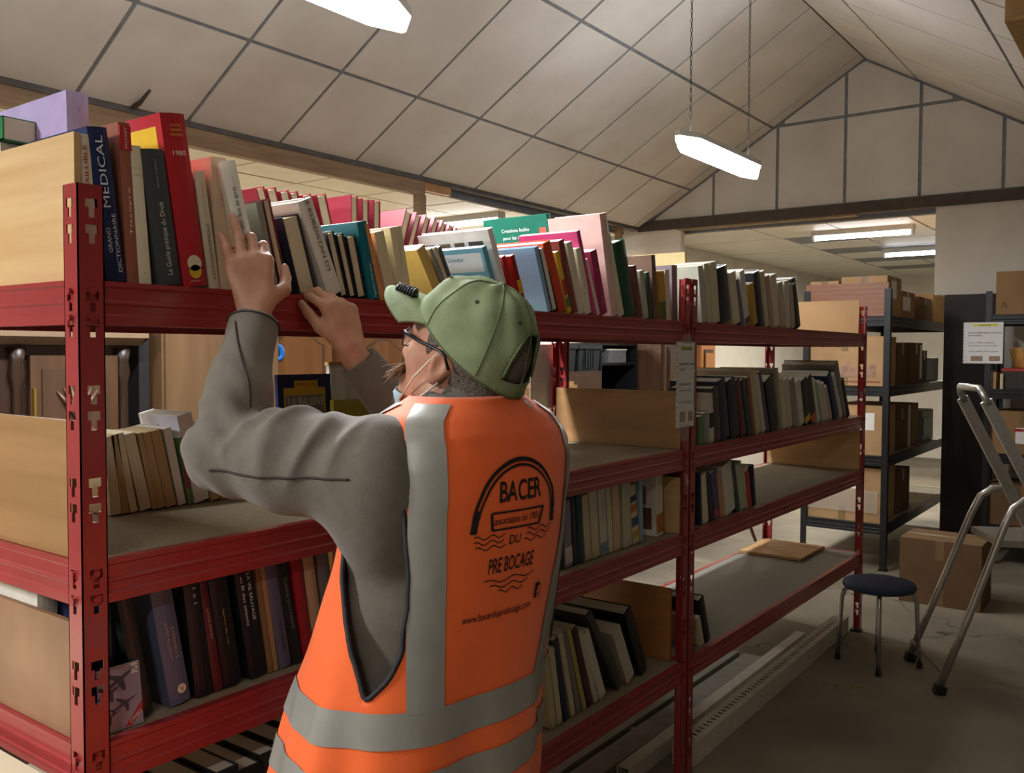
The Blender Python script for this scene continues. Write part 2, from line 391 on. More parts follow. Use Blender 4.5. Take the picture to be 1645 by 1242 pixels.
# ================================================================== boltless racks
LEV = [1.65, 1.2, .9, .44]
def keyhole(cx, z):           # T-shaped slot as two rectangles
    return [(cx-.0105, cx+.0105, z-.014, z), (cx-.005, cx+.005, z-.03, z-.014)]
POSTM = {}
def post(parent, x, y, sx, sy, H, m, pins=(), holes=True):
    # L angle with its outer corner at (x,y), legs running in +sx / +sy
    W = .043; T = .0022; key = (sx, sy, round(H, 3), holes)
    if key not in POSTM:
        mb = MB(); hs = []
        z = H-.022; k = 0
        while z > .06 and holes:
            for dz in (0, .041):
                hs += keyhole(.0235, z-dz)
            z -= .1475
        hx = [0, W]+[c for h in hs for c in h[:2]]; hz = [0, H]+[c for h in hs for c in h[2:]]
        hz = [round(c, 5) for c in hz]; hx = [round(c, 5) for c in hx]
        sol = lambda a, b: not any(h[0] < a < h[1] and h[2] < b < h[3] for h in hs)
        mb.plate(hx, hz, sol, lambda a, b, c: (a*sx, b*sy, c), T)
        mb.plate(hx, hz, sol, lambda a, b, c: (b*sx, a*sy, c), T)
        # small folded lips
        mb.box(*sorted((W*sx, (W-.002)*sx)), *sorted((0, .006*sy)), 0, H)
        mb.box(*sorted((0, .006*sx)), *sorted((W*sy, (W-.002)*sy)), 0, H)
        POSTM[key] = mb.mesh('post')
    o = link('post', POSTM[key], m, parent, loc=(x, y, 0))
    fb = MB(); fb.box(*sorted((-.004*sx, .05*sx)), *sorted((-.004*sy, .05*sy)), 0, .012)
    fb.build('foot_cap', BLACK, o)
    if pins:
        pm = MB()
        for z in pins:
            for dz in (.012, -.030):
                pm.tube([(-.001*sx, .022*sy, z-.03+dz), (-.006*sx, .022*sy, z-.03+dz)], .0055, 8)
                pm.tube([(.022*sx, -.001*sy, z-.03+dz), (.022*sx, -.005*sy, z-.03+dz)], .0055, 8)
        pm.build('pin', m, o)
    return o
def beam(parent, p, q, out, m, h=.0706):
    # ridged beam from p to q (top edge), `out` is the outward direction
    p = Vector(p); q = Vector(q); o = Vector(out)
    prof = [(0,0),(.004,0),(.004,-.008),(.001,-.011),(.001,-.03),(.004,-.033),(.004,-.036),(.001,-.039),(.001,-.052),(.004,-.055),(.004,-h),(-.012,-h),(-.012,-h+.003),(0,-h+.003)]
    prof = [(-.016,0)]+prof[0:1]+prof[1:]+[(-.002,-.004),(-.016,-.004)]
    d = q-p
    return MB().prism(prof, lambda a, b, t: p+o*a+Vector((0,0,b))+d*t, 1).build('beam', m, parent)
GREYB = mat('grey_melamine', '7d7a70', .5, .08, 8)
def rack(name, label, x0, x1, y0, y1, H, levels, m, board, boards=None, group=None, holes=True, pins=True):
    r = empty(name, (0,0,0)); tag(r, label, 'shelving', group)
    pn = levels if pins else ()
    for x, sx in ((x0, 1), (x1, -1)):
        for y, sy in ((y0, 1), (y1, -1)): post(r, x, y, sx, sy, H, m, pn, holes)
    for z in levels:
        beam(r, (x0+.006, y0+.006, z), (x1-.006, y0+.006, z), (0,-1,0), m)
        beam(r, (x1-.006, y1-.006, z), (x0+.006, y1-.006, z), (0,1,0), m)
        beam(r, (x0+.006, y1-.006, z), (x0+.006, y0+.006, z), (-1,0,0), m)
        beam(r, (x1-.006, y0+.006, z), (x1-.006, y1-.006, z), (1,0,0), m)
        MB().box(x0+.012, x1-.012, y0+.012, y1-.012, z-.013, z-.001).build('shelf_board', GREYB if (abs(z-.44) < .01 and x0 > 2 and x0 < 3) else board, r)
        MB().box((x0+x1)/2-.02, (x0+x1)/2+.02, y0+.015, y1-.015, z-.045, z-.014).build('support_bar', m, r)
    return r
UX = [0, 2.190, 2.201, 4.413]; UD = .56
rack('red_shelving', 'red metal shelving unit the man is reaching up to', UX[0], UX[1], 0, UD, 1.8, LEV, RED, CHIP, group='red shelving units')
rack('red_shelving', 'red metal shelving unit right of the taped notice', UX[2], UX[3], 0, UD, 1.8, LEV, RED, CHIP, group='red shelving units')

# plywood end panels standing on the shelves
def panel(label, x, y0, y1, z0, z1, m, th=.01, tilt=0, zb=None):
    b = MB(); z0 += .0
    dz = (zb if zb is not None else z1)
    V = [(0,y0,0),(th,y0,0),(th,y1,0),(0,y1,0),(0,y0,z1-z0),(th,y0,z1-z0),(th,y1,dz-z0),(0,y1,dz-z0)]
    b.add(V, [(0,3,2,1),(4,5,6,7),(0,1,5,4),(1,2,6,5),(2,3,7,6),(3,0,4,7)])
    o = b.build('end_panel', m, None, False, (x, 0, z0)); o.rotation_euler.y = tilt
    return tag(o, label, 'board', 'wooden end panels on the red shelves')
panel('pale plywood end panel on the top shelf beside the medical dictionary', .012, .03, .545, 1.651, 1.885, PLY)
panel('plywood end panel below the top shelf beside the carved cabinet', .012, .05, .545, 1.201, 1.425, PLYB)
panel('mottled brown end panel beside the fighter jet magazine', .012, .05, .545, .901, 1.095, PLYD)
panel('plywood end panel beside the empty shelf left of the notice', 2.160, .02, .545, 1.201, 1.405, PLYB)
panel('narrow plywood end panel right of the white comic row', 2.160, .02, .545, .901, 1.10, PLY)
panel('orange brown end panel behind the leaning magazines', 2.160, .05, .545, .441, .70, wood('panel_orange', 'a8713e', 'bb8450', (2.2, .6, 7), .45, 3))
panel('pale slanted board at the right end of the top shelf', 4.352, .03, .44, 1.651, 1.835, CARDL, .006, .09, 1.835)
panel('yellowish end panel at the right end of the third shelf', 4.385, .02, .545, .901, 1.12, PLY)
o = MB().box(3.98, 4.38, .20, .545, 0, .014).build('loose_board', LIGHTW, None, False, (0, 0, .4412)); tag(o, 'pale loose board lying at the back of the lowest right shelf', 'board')
o = MB().tube([(4.24, .55, .462), (4.02, .60, .83)], .009, 8).build('wooden_stick', MIDW); tag(o, 'brown stick leaning behind the lowest right shelf', 'stick')

# ================================================================== books
COVERS = {}
USED = {}
def lab(base):
    USED[base] = USED.get(base, 0)+1
    return base
def make_book(label, group, loc, rot, t, d, h, col, kind, texts=(), pages=None, deco=None):
    """local frame: x thickness, y depth (front at 0), z height.  kind h/s spine to the front, f/p fore-edge to the front"""
    hard = kind in 'hf'; front = kind in 'hs'
    bt = min(.0026, t*.2) if hard else min(.0009, t*.12)
    ins = .0035 if hard else .0003
    m = cmat(col, .38 if front else .5)
    b = MB()
    if front:
        r = bt if hard else bt
        # spine (slightly rounded) and boards
        n = 5 if t > .012 else 3
        bul = min(.004, t*.12) if hard else min(.0012, t*.06)
        outer = [(t*k/(n-1), -bul*(1-(2*k/(n-1)-1)**2)) for k in range(n)]
        poly = outer+[(t, d), (t-bt, d), (t-bt, bt*1.5), (bt, bt*1.5), (bt, d), (0, d)]
    else:
        poly = [(0,0),(bt,0),(bt,d-bt),(t-bt,d-bt),(t-bt,0),(t,0),(t,d),(0,d)]
    b.prism(poly, lambda p, q, s: (p, q, s), h)
    o = b.build('book', m, None); o.location = loc; o.rotation_euler = rot
    tag(o, lab(label), 'book', group)
    y0, y1 = (bt*1.6, d-ins) if front else (ins, d-bt*1.2)
    MB().box(bt*1.02, t-bt*1.02, y0, y1, ins, h-ins).build('page_block', pages or (PAGEW if front else PAGES), o)
    yf = -.0007-(min(.004, t*.12) if hard and front else min(.0012, t*.06) if front else 0)
    for tx in texts:
        s, colr, mode, pos, size = tx[:5]; ln = tx[5] if len(tx) > 5 else None
        tm = cmat(colr, .5, 0)
        xo = tx[6] if len(tx) > 6 else .5
        if mode == 'up': lettering(s, tm, o, (t*xo+size*.36, yf, h*pos), (0,0,1), (-1,0,0), size, ln)
        elif mode == 'dn': lettering(s, tm, o, (t*xo-size*.36, yf, h*pos), (0,0,-1), (1,0,0), size, ln)
        elif mode == 'hz': lettering(s, tm, o, (t*.5, yf, h*pos), (1,0,0), (0,0,1), size, ln)
        elif mode == 'lc': lettering(s, tm, o, (-.0006, d*xo, h*pos), (0,-1,0), (0,0,1), size, ln)
        elif mode == 'band': MB().box(.0005, t-.0005, yf-.0002, .001, h*pos, h*(pos+size)).build('spine_label', tm, o)
        elif mode == 'lband': MB().box(-.0005, .0002, d*tx[5], d*tx[6], h*pos, h*(pos+size)).build('cover_print', tm, o)
    if deco: deco(o, t, d, h, yf)
    return o
def row(phrase, Y, z, grp, items, zmax=9, bend='the shelf post'):
    prev = bend
    lastx = -9
    for it in items:
        desc, bl, br, tl, col, kind, d = it[:7]
        texts = it[7] if len(it) > 7 else (); kw = it[8] if len(it) > 8 else {}
        y = kw.get('Y', Y)
        xb0, xb1 = xat(bl, y, z), xat(br, y, z)
        P = at(tl[0], tl[1], Y=y); xt, zt = P[0], min(P[2], zmax)
        if P[2] > zmax: xt = xb0+(xt-xb0)*(zmax-z)/(P[2]-z)
        dx, dz = xt-xb0, zt-z; th = math.atan2(dx, dz); h = math.hypot(dx, dz)
        if h*math.cos(th)+abs(math.sin(th))*(xb1-xb0) > zmax-z: h = (zmax-z-abs(math.sin(th))*(xb1-xb0))/math.cos(th)
        t = max(.0035, (xb1-xb0)*math.cos(th)*.97)
        if th <= 0: loc = (xb0, y, z+.0005)
        else: loc = (xb1-t*math.cos(th), y, z+.0005+t*math.sin(th))
        label = f"{desc}, right of {prev}, {phrase}"
        k = {a: b for a, b in kw.items() if a in ('pages', 'deco')}
        make_book(label, grp, loc, (0, th, 0), t, d, h, col, kind, texts, **k)
        sh = desc.split(' with ')[0].split(' titled ')[0]
        prev = 'the '+sh
G1 = 'books on the top shelf'
def medical(o, t, d, h, yf): pass
def records(o, t, d, h, yf):
    MB().box(-.0006, .0002, d*.08, d*.97, h*.55, h*.93).build('cover_print', cmat('e8c21e'), o)
    MB().box(-.0009, .0002, d*.2, d*.6, h*.62, h*.72).build('cover_print', cmat('d98f8f'), o)
    MB().tube([(t*.5, yf-.0003, h*.135), (t*.5, yf-.0012, h*.135)], t*.30, 14).build('emblem', cmat('e3d7b0'), o)
    MB().tube([(t*.5, yf-.0003, h*.085), (t*.5, yf-.0012, h*.085)], t*.26, 14).build('emblem', cmat('e0b93a'), o)
row('top shelf', .035, 1.651, G1, [
 ('slim cream book with red lettering', 142, 163, (122, 214), 'e2d7c0', 's', .15, [('INFAILLIBLE', 'b03a34', 'up', .74, .010, .085)]),
 ('thick navy medical dictionary', 172, 204, (139, 203), '1c2b58', 'h', .19, [('MEDICAL', 'e6e6ea', 'up', .71, .018, .115, .42), ('GRAND', 'e6e6ea', 'up', .27, .010, .04, .32), ('DICTIONNAIRE', 'e6e6ea', 'up', .25, .009, .095, .68)]),
 ('brown book with red label', 205, 224, (189, 196), '9a5d49', 'h', .16, [('Tisseyre', 'eee0d6', 'up', .45, .006, .08), ('x', 'b3262a', 'band', .83, .15), ('POCKET', 'f0e0d0', 'up', .905, .006, .035)]),
 ('cream pocket book', 224, 244, (206, 233), 'e6dcc0', 's', .11, [('LE DOCTEUR', 'c98b78', 'hz', .83, .0045, .014), ('LA VOIX', '7a8a96', 'hz', .78, .0045, .013), ('*', '5b5b55', 'hz', .06, .008)]),
 ('dark grey law guide', 255, 293, (224, 239), '43474a', 'h', .15, [('Le Guide pratique du Droit', 'dcdcd6', 'up', .34, .0135, .125), ('Selection du Reader', 'b9b9b2', 'up', .82, .004, .05)]),
 ('big red records annual of 1985', 296, 335, (256, 181), 'b8222c', 'h', .21, [('1985', 'f0ece4', 'hz', .76, .0115, .026), ('LE LIVRE', 'e0b93a', 'hz', .925, .0055, .02), ('GUINNESS', 'e0b93a', 'hz', .898, .0055, .022), ('DES RECORDS', 'e0b93a', 'hz', .871, .0055, .024), ('Edition 1', 'eec7b8', 'hz', .025, .006, .024)], {'deco': records}),
 ('cream novel with grey lettering', 338, 354, (312, 275), 'd8cbb3', 's', .13, [("L'ENFANCE PERDUE", '6a6560', 'up', .32, .0085, .10), ('FRANCOIS SALVAING', '8a8378', 'up', .76, .004, .06)]),
 ('beige novel with red author name', 355, 380, (338, 252), 'd3b89c', 's', .15, [('France Huser', 'b3483e', 'up', .8, .006, .06)]),
 ('grey green slim book', 440, 450, (411, 326), '8f9184', 's', .14),
 ('dark red book with cream edge', 453, 466, (421, 321), '6e2328', 'f', .15),
 ('navy book with its pages outward', 482, 511, (452, 350), '161d33', 'f', .2),
 ('tall white Kurdistan book', 528, 553, (478, 325), 'ded9cf', 'h', .23, [("LE KURDISTAN D'I", '4a443c', 'dn', .64, .014, .155)]),
 ('black paperback with pages outward', 548, 561, (524, 374), '17171b', 'f', .13),
 ('second black paperback with pages outward', 562, 574, (540, 377), '17171b', 'f', .13),
 ('third black paperback with pages outward', 575, 590, (556, 380), '17171b', 'f', .13),
 ('teal crime novel', 595, 611, (573, 357), '15707f', 's', .19, [('Agatha Christie', 'dfeff0', 'up', .24, .0085, .075), ('LE CLUB DES', '0d4a56', 'up', .7, .006, .06)]),
 ('thin orange book', 612, 621, (583, 361), 'd88f56', 's', .13),
 ('cream worn paperback', 624, 640, (601, 374), 'd8cca8', 's', .13),
 ('pale yellow paperback', 645, 664, (626, 366), 'e0d6b0', 's', .14, [('PRATIQUE', '6a6250', 'up', .6, .004, .04)]),
 ('yellow leaning paperback', 706, 722, (669, 402), 'c9ad62', 's', .12, [], {'Y': .07}),
 ('grey booklet', 724, 729, (690, 401), '8b8a80', 's', .12, [], {'Y': .07}),
 ('cream booklet', 731, 736, (697, 399), 'cfc6ae', 's', .12, [], {'Y': .07}),
 ('dark grey booklet', 738, 743, (704, 398), '5d5c56', 's', .12, [], {'Y': .07}),
 ('pale blue picture book', 800, 808, (774, 398), '6ea9bd', 's', .19, [('x', 'cfd9dc', 'lband', .62, .3, .05, .93), ('Salvador', '4c7c8c', 'lc', .8, .016, None, .5)]),
 ('white animal picture book', 815, 824, (783, 369), 'e6e4de', 'h', .24, [('x', '4a443e', 'lband', .82, .05, .1, .3), ('x', '6b5040', 'lband', .82, .05, .36, .5), ('x', '7a6a50', 'lband', .82, .05, .56, .72), ('x', '3c3632', 'lband', .82, .05, .78, .94)]),
 ('red comic album', 833, 840, (806, 414), 'b3231f', 's', .2, [('x', '2e3a24', 'lband', .35, .5, .1, .8)]),
 ('dark red comic album', 841, 848, (820, 412), '8c1a1c', 's', .2, [('x', 'd8a92e', 'band', .3, .25)]),
 ('light blue album with brown figure', 880, 887, (858, 398), '7ea6c2', 'h', .2, [('x', '7a4a24', 'lband', .28, .34, .35, .75), ('x', 'c08a3a', 'lband', .33, .12, .45, .68), ('x', '2f3f7a', 'lband', .86, .05, .4, .6)]),
 ('white album with black cover edge', 888, 898, (866, 400), '1b1b1e', 'f', .2, [], {'pages': PAGEW}),
 ('orange red album', 899, 912, (872, 392), 'c2401f', 'h', .22),
 ('yellow and red booklet', 913, 919, (892, 406), 'd8bf3a', 's', .17, [('x', 'b8322a', 'band', .3, .25), ('x', '4f7a44', 'band', .1, .15)]),
 ('brown red slim novel', 920, 929, (897, 388), '7d3a30', 's', .15, [('ROMAN', 'd9c8b8', 'up', .6, .004, .04)]),
 ('cream essay', 931, 940, (910, 391), 'ddd4ba', 's', .14, [('ESSAI', '4a443c', 'up', .6, .005, .03)]),
 ('ivory essay', 941, 951, (925, 400), 'e2dac4', 's', .14, [('HISTOIRE', '4a443c', 'up', .5, .005, .05)]),
 ('magenta large book', 953, 959, (926, 372), 'c23a76', 's', .21),
 ('thin cream booklet', 960, 965, (940, 418), 'd9cfc0', 's', .14),
 ('purple magenta paperback', 966, 977, (948, 405), '9c2456', 's', .16, [('Marie', 'e8c8d8', 'up', .2, .006, .03)]),
 ('tall pale pink album', 982, 994, (963, 344), 'dcbab0', 'h', .19),
 ('slim cream album', 995, 1004, (972, 378), 'd6cfb4', 's', .2, [('NATURE', '4a443c', 'up', .3, .005, .04)]),
 ('dark green hardback', 1006, 1023, (987, 391), '1f4a34', 'h', .2),
 ('brown slim book', 1027, 1033, (1016, 428), '6b3d36', 's', .15),
 ('grey white paperback', 1036, 1043, (1027, 436), 'b9b4a2', 's', .14),
 ('dark green paperback', 1044, 1049, (1038, 438), '34463a', 's', .14),
 ('tall brown hardback', 1051, 1058, (1046, 410), '6f5648', 'h', .25),
 ('mustard and green paperback', 1060, 1070, (1057, 436), 'b8922e', 's', .15, [('x', '5a6a36', 'band', .02, .35)]),
 ('thin cream paperback', 1071, 1078, (1068, 434), 'd9c9ac', 's', .14),
 ('grey purple hardback', 1080, 1089, (1079, 426), '7d7076', 'h', .22, [], {'Y': .06})], bend='the end panel')
row('top shelf', .035, 1.651, G1, [
 ('pale grey paperback', 1128, 1136, (1121, 428), 'b8b7a6', 's', .14),
 ('ivory paperback', 1137, 1145, (1131, 424), 'c9c3aa', 's', .14),
 ('worn cream paperback', 1146, 1157, (1140, 422), 'd2c8a6', 's', .15),
 ('thick black navy hardback', 1158, 1176, (1150, 432), '171d2c', 'h', .2),
 ('cream novel', 1180, 1190, (1172, 439), 'd8cdb2', 's', .15),
 ('blue violet paperback', 1191, 1197, (1181, 452), '5f5a78', 's', .14),
 ('tall white paperback', 1198, 1206, (1188, 437), 'd6d2c8', 's', .18, [('x', '6a4250', 'band', .02, .12)]),
 ('mustard paperback', 1210, 1218, (1203, 458), 'b98f35', 's', .13),
 ('tall black hardback', 1219, 1229, (1210, 439), '1d1f26', 'h', .21),
 ('beige paperback', 1230, 1236, (1222, 437), 'cdbfa2', 's', .15),
 ('brown edged paperback', 1237, 1243, (1230, 444), 'a8927a', 's', .15),
 ('light cream paperback', 1244, 1253, (1238, 443), 'd9ceb4', 's', .15),
 ('grey cream paperback', 1255, 1262, (1250, 455), 'b7ae98', 's', .15),
 ('white worn paperback', 1263, 1270, (1260, 452), 'd0c9b8', 's', .15),
 ('pale brown paperback', 1271, 1278, (1267, 457), 'b5a68c', 's', .15),
 ('slim black album', 1279, 1287, (1271, 449), '15161a', 'h', .2, [('x', 'b9b9b2', 'band', .88, .04)])], bend='the double post')
# tall books standing behind the front row
row('top shelf back row', .27, 1.651, G1, [
 ('green craft book for children', 900, 906, (877, 344), '1f6b58', 'h', .26, [('Creations faciles', 'e4efe8', 'lc', .86, .017, None, .5), ('pour les enfants', 'e4efe8', 'lc', .79, .017, None, .5), ('x', 'c25a4a', 'lband', .82, .06, .03, .13), ('x', 'b8443a', 'lband', .84, .05, .87, .95)]),
 ('cream tall magazine file', 1103, 1108, (1100, 405), 'd9c48e', 's', .25)], bend='the white animal book')
RB = '8f1f30'
row('back row', .32, 1.651, 'red bound volumes behind the front row', [
 ('red bound volume', 459, 473, (411, 302), RB, 'f', .19), ('second red bound volume', 476, 492, (428, 304), RB, 'f', .19),
 ('third red bound volume', 494, 509, (449, 308), RB, 'f', .19), ('fourth red bound volume', 511, 525, (465, 310), RB, 'f', .19),
 ('fifth red bound volume', 528, 543, (485, 314), RB, 'f', .19), ('sixth red bound volume', 547, 563, (508, 314), RB, 'f', .19),
 ('upright red bound volume', 566, 577, (564, 313), 'a8324a', 'f', .19), ('second upright red volume', 584, 595, (582, 319), RB, 'f', .19),
 ('third upright red volume', 600, 611, (600, 321), RB, 'f', .19),
 ('red volume leaning right', 612, 624, (651, 340), RB, 'f', .19), ('second red volume leaning right', 627, 637, (668, 345), RB, 'f', .19),
 ('third red volume leaning right', 640, 650, (683, 349), RB, 'f', .19), ('fourth red volume leaning right', 653, 663, (697, 354), RB, 'f', .19),
 ('fifth red volume leaning right', 666, 675, (710, 358), RB, 'f', .19), ('sixth red volume leaning right', 678, 686, (722, 362), RB, 'f', .19),
 ('seventh red volume leaning right', 689, 696, (732, 366), RB, 'f', .19)], bend='the held book')
# 2nd shelf, paperbacks with pages outward, set back
row('second shelf', .36, 1.201, 'paperbacks with pages outward on the second shelf', [
 ('cream paperback', 178, 196, (166, 703), 'cbb588', 'p', .11, [], {'pages': PAGES}), ('tan paperback', 197, 209, (178, 700), '9a8058', 'p', .11, [], {'pages': PAGET}),
 ('slim cream paperback', 210, 222, (186, 698), 'cdb98c', 'p', .11), ('wide cream paperback', 226, 245, (198, 700), 'c4ad7e', 'p', .11),
 ('thin tan paperback', 245, 254, (221, 697), 'a48a5c', 'p', .11, [], {'pages': PAGET}), ('tan dog eared paperback', 254, 268, (228, 697), '9a8058', 'p', .11, [], {'pages': PAGET}),
 ('brown edged paperback', 268, 285, (242, 694), '8c7350', 'p', .11, [], {'pages': PAGET}), ('grey white paperback', 287, 300, (262, 690), 'c9c2b2', 'p', .12, [], {'pages': PAGEW}),
 ('green and red leaning booklet', 303, 309, (287, 704), '6f8a4e', 's', .11, [('x', 'a8384a', 'band', .25, .4)]),
 ('big white novel with pink lettering', 314, 338, (284, 669), 'e3e3ea', 'p', .15, [('Rome', 'c9536a', 'lc', .82, .02, None, .4)], {'pages': PAGEW}),
 ('thick tan paperback', 339, 355, (320, 683), 'a08554', 'p', .12, [], {'pages': PAGET}), ('yellow brown paperback', 356, 366, (343, 690), 'a07a30', 'p', .12, [], {'pages': PAGET}),
 ('thin yellow paperback', 367, 374, (355, 692), 'c29a3a', 'p', .12), ('thin white paperback', 375, 384, (364, 700), 'd8cfb4', 'p', .11, [], {'pages': PAGEW}),
 ('pale paperback', 385, 394, (374, 702), 'cdbf98', 'p', .11), ('last cream paperback', 395, 404, (384, 704), 'cdb98c', 'p', .11)], 1.57, 'the corner post')
row('second shelf', .03, 1.201, 'books on the second shelf of the right unit', [
 ('green booklet', 1125, 1131, (1123, 670), '5f7a48', 's', .16), ('grey green booklet', 1132, 1139, (1130, 665), '8a9284', 's', .16), ('black and white paperback', 1140, 1148, (1138, 633), 'c8c4b4', 's', .16, [('x', '22221f', 'band', .3, .3)]),
 ('dark brown hardback', 1149, 1159, (1143, 625), '4a3a32', 'h', .18), ('navy hardback', 1160, 1173, (1152, 614), '252540', 'h', .2), ('thick black navy hardback', 1175, 1189, (1167, 614), '1b1d2e', 'h', .2),
 ('dark red hardback', 1191, 1200, (1180, 614), '5e1f28', 'h', .19), ('bottle green book', 1202, 1208, (1191, 612), '30463a', 'h', .19), ('red brown book', 1209, 1214, (1199, 608), '7d4032', 's', .19),
 ('tall cream album', 1216, 1223, (1206, 597), 'c9b890', 'h', .26), ('white grey book', 1225, 1231, (1213, 607), 'c6c4b8', 's', .2), ('purple book', 1232, 1237, (1218, 600), '4a3a56', 's', .22),
 ('thick black hardback', 1239, 1253, (1229, 614), '1a1c20', 'h', .2), ('tall beige album', 1254, 1258, (1246, 594), 'a89c80', 'h', .27), ('cream wide paperback', 1259, 1266, (1251, 611), 'd2c9ae', 's', .17),
 ('ivory paperback', 1267, 1274, (1260, 611), 'cfc6ac', 's', .17), ('grey brown paperback', 1275, 1283, (1268, 612), '9a8a76', 's', .17), ('white slim book', 1286, 1293, (1279, 615), 'd6d2c4', 's', .17),
 ('black book with yellow foot', 1294, 1303, (1287, 613), '17181c', 's', .18, [('x', 'd8c022', 'band', .02, .14)]), ('black book with orange foot', 1304, 1313, (1295, 610), '17181c', 's', .18, [('x', 'd8603a', 'band', .02, .14)]),
 ('thin white booklet', 1314, 1318, (1304, 612), 'dedacc', 's', .18), ('pale green booklet', 1319, 1322, (1309, 614), '9ab48a', 's', .17), ('white paperback', 1323, 1327, (1314, 616), 'd8d4c6', 's', .16),
 ('second white paperback', 1328, 1333, (1319, 620), 'd2cdc0', 's', .16), ('pinkish paperback', 1334, 1338, (1325, 624), 'c9aaa0', 's', .16), ('tall navy album', 1342, 1349, (1329, 605), '1e2e4a', 'h', .25),
 ('grey white album', 1350, 1355, (1337, 606), 'c6c8c6', 's', .24), ('tall grey album', 1356, 1361, (1342, 587), '8a8478', 'h', .28), ('thin black book', 1362, 1366, (1352, 613), '1a1a1c', 'h', .18)], 1.57, 'the double post')
# 3rd shelf, left: large dark hardbacks
def vdisc(o, t, d, h, yf):
    MB().tube([(t*.6, yf-.0003, h*.12), (t*.6, yf-.001, h*.12)], .0085, 16).build('emblem', cmat('e6dfc4'), o)
    lettering('V', cmat('1a1a1a', .5, 0), o, (t*.6, yf-.0011, h*.12-.004), (1,0,0), (0,0,1), .012)
row('third shelf', .05, .901, 'large books on the third shelf', [
 ('cream book behind the jet magazine', 178, 190, (168, 990), 'c9bd9a', 's', .16, [], {'Y': .12}), ('dark green black hardback', 224, 248, (186, 958), '1d2420', 'h', .2, [('HISTOIRE', '6a2c24', 'dn', .75, .008, .05)]),
 ('thick blue grey hardback', 274, 308, (240, 952), '59607a', 'h', .2, [('JAMES ELLROY', 'b89a86', 'dn', .56, .009, .07, .38), ('ETERNELLE', 'b89a86', 'dn', .52, .009, .06, .66)], {'deco': vdisc}),
 ('black hardback with white label', 315, 344, (294, 944), '16171c', 'h', .2, [('1 e 1', 'd8d4ca', 'dn', .9, .010, .03), ]), ('dark red hardback', 345, 360, (317, 939), '5a1a22', 'h', .19, [('JUNDE BONDI', 'c9a49a', 'dn', .62, .006, .06)]),
 ('black hardback with gold line', 361, 390, (334, 935), '12141a', 'h', .2, [('lignes de vie', 'd8c04a', 'dn', .55, .004, .07)]),
 ('black wildlife hardback', 402, 430, (375, 921), '14171c', 'h', .2, [('LA VIE SAUVAGE', 'e6e4dc', 'dn', .74, .0095, .095, .68), ('au fil des saisons', 'e6e4dc', 'dn', .72, .0095, .10, .3)]),
 ('brown slim book', 432, 440, (410, 915), '8a6a48', 's', .18), ('tan slim book', 441, 448, (418, 913), 'a8875a', 's', .18), ('violet grey dog book', 450, 469, (424, 912), '5d5a72', 'h', .2, [('LES CHIENS', '23222c', 'dn', .3, .009, .06)]),
 ('black cookery book', 471, 487, (443, 908), '1b1d1e', 'h', .2, [('CUISINE DU MONDE', '8a8a84', 'dn', .6, .008, .11)]), ('red hardback', 489, 505, (467, 902), '9c1f2a', 'h', .2), ('beige hardback', 507, 524, (486, 897), 'b89a78', 'h', .19),
 ('grey hardback hidden by the vest', 526, 545, (508, 893), '6d6a66', 'h', .19)], 1.125, 'the corner post')
row('third shelf', .06, .901, 'books on the third shelf beside the vest', [
 ('black green book', 899, 906, (896, 803), '24302a', 's', .17), ('grey violet book', 908, 920, (904, 807), '8a8698', 's', .17, [('x', 'd0ccc6', 'band', .05, .25)]), ('dark comic', 922, 928, (917, 800), '3a3440', 's', .17),
 ('dark teal hardback', 929, 939, (925, 795), '25404a', 'h', .17), ('cream literary paperback', 941, 951, (934, 798), 'd3c9a6', 's', .15, [('roman', '8a5a4a', 'hz', .8, .003, .012)]), ('pale cream paperback', 952, 964, (946, 792), 'd9cfb0', 's', .15),
 ('white and blue paperback', 966, 977, (960, 783), 'd4d2c2', 's', .15, [('La Sans Pareille', '33424c', 'up', .6, .010, .08), ('x', '7aa0b8', 'band', .02, .15)]), ('ivory slim paperback', 979, 986, (973, 780), 'dcd2b6', 's', .15), ('peach paperback', 987, 998, (983, 783), 'd8bc98', 's', .15),
 ('grey cream hardback', 1002, 1016, (999, 775), 'c2bca4', 'h', .17), ('patterned comic', 1018, 1028, (1010, 783), 'd6c59a', 's', .18, [('x', '3a5a7a', 'band', .3, .15), ('x', 'c2703a', 'band', .55, .12), ('x', '2f3b4a', 'band', .72, .1), ('x', 'c89a3a', 'band', .1, .12)]),
 ('blue white booklet', 1029, 1034, (1027, 770), '9ab4c2', 's', .2), ('white spined comic with brown cover', 1055, 1066, (1053, 763), 'd9d4c4', 's', .19, [('x', '6a4a34', 'lband', .1, .35, .1, .9), ('x', '8f7a5a', 'lband', .5, .3, .2, .95), ('x', 'b8722e', 'band', .05, .3)])], 1.125, 'the orange vest')
row('third shelf', .03, .901, 'books on the third shelf of the right unit', [
 ('thin navy book', 1125, 1128, (1124, 760), '1a2238', 's', .16), ('cream hardback', 1130, 1139, (1125, 764), 'd2caae', 'h', .16), ('black slim book', 1141, 1147, (1134, 761), '1f1f22', 's', .16), ('blue violet book', 1148, 1157, (1142, 762), '4a4678', 's', .16, [('x', '9c4454', 'band', .02, .2)]),
 ('white and orange book', 1158, 1164, (1152, 765), 'c98f5a', 's', .16), ('thick white album', 1167, 1182, (1160, 750), 'd6d2c0', 's', .22), ('black green album', 1183, 1189, (1174, 748), '2c3a34', 's', .2), ('pale green album', 1191, 1200, (1182, 749), 'b4bc9c', 's', .2),
 ('white book with red edge', 1201, 1208, (1195, 752), 'd2c4b4', 's', .18, [('x', 'b8322e', 'band', .0, .9)]), ('thin dark navy book', 1210, 1215, (1206, 750), '1a1e30', 'h', .18)], 1.125, 'the double post')
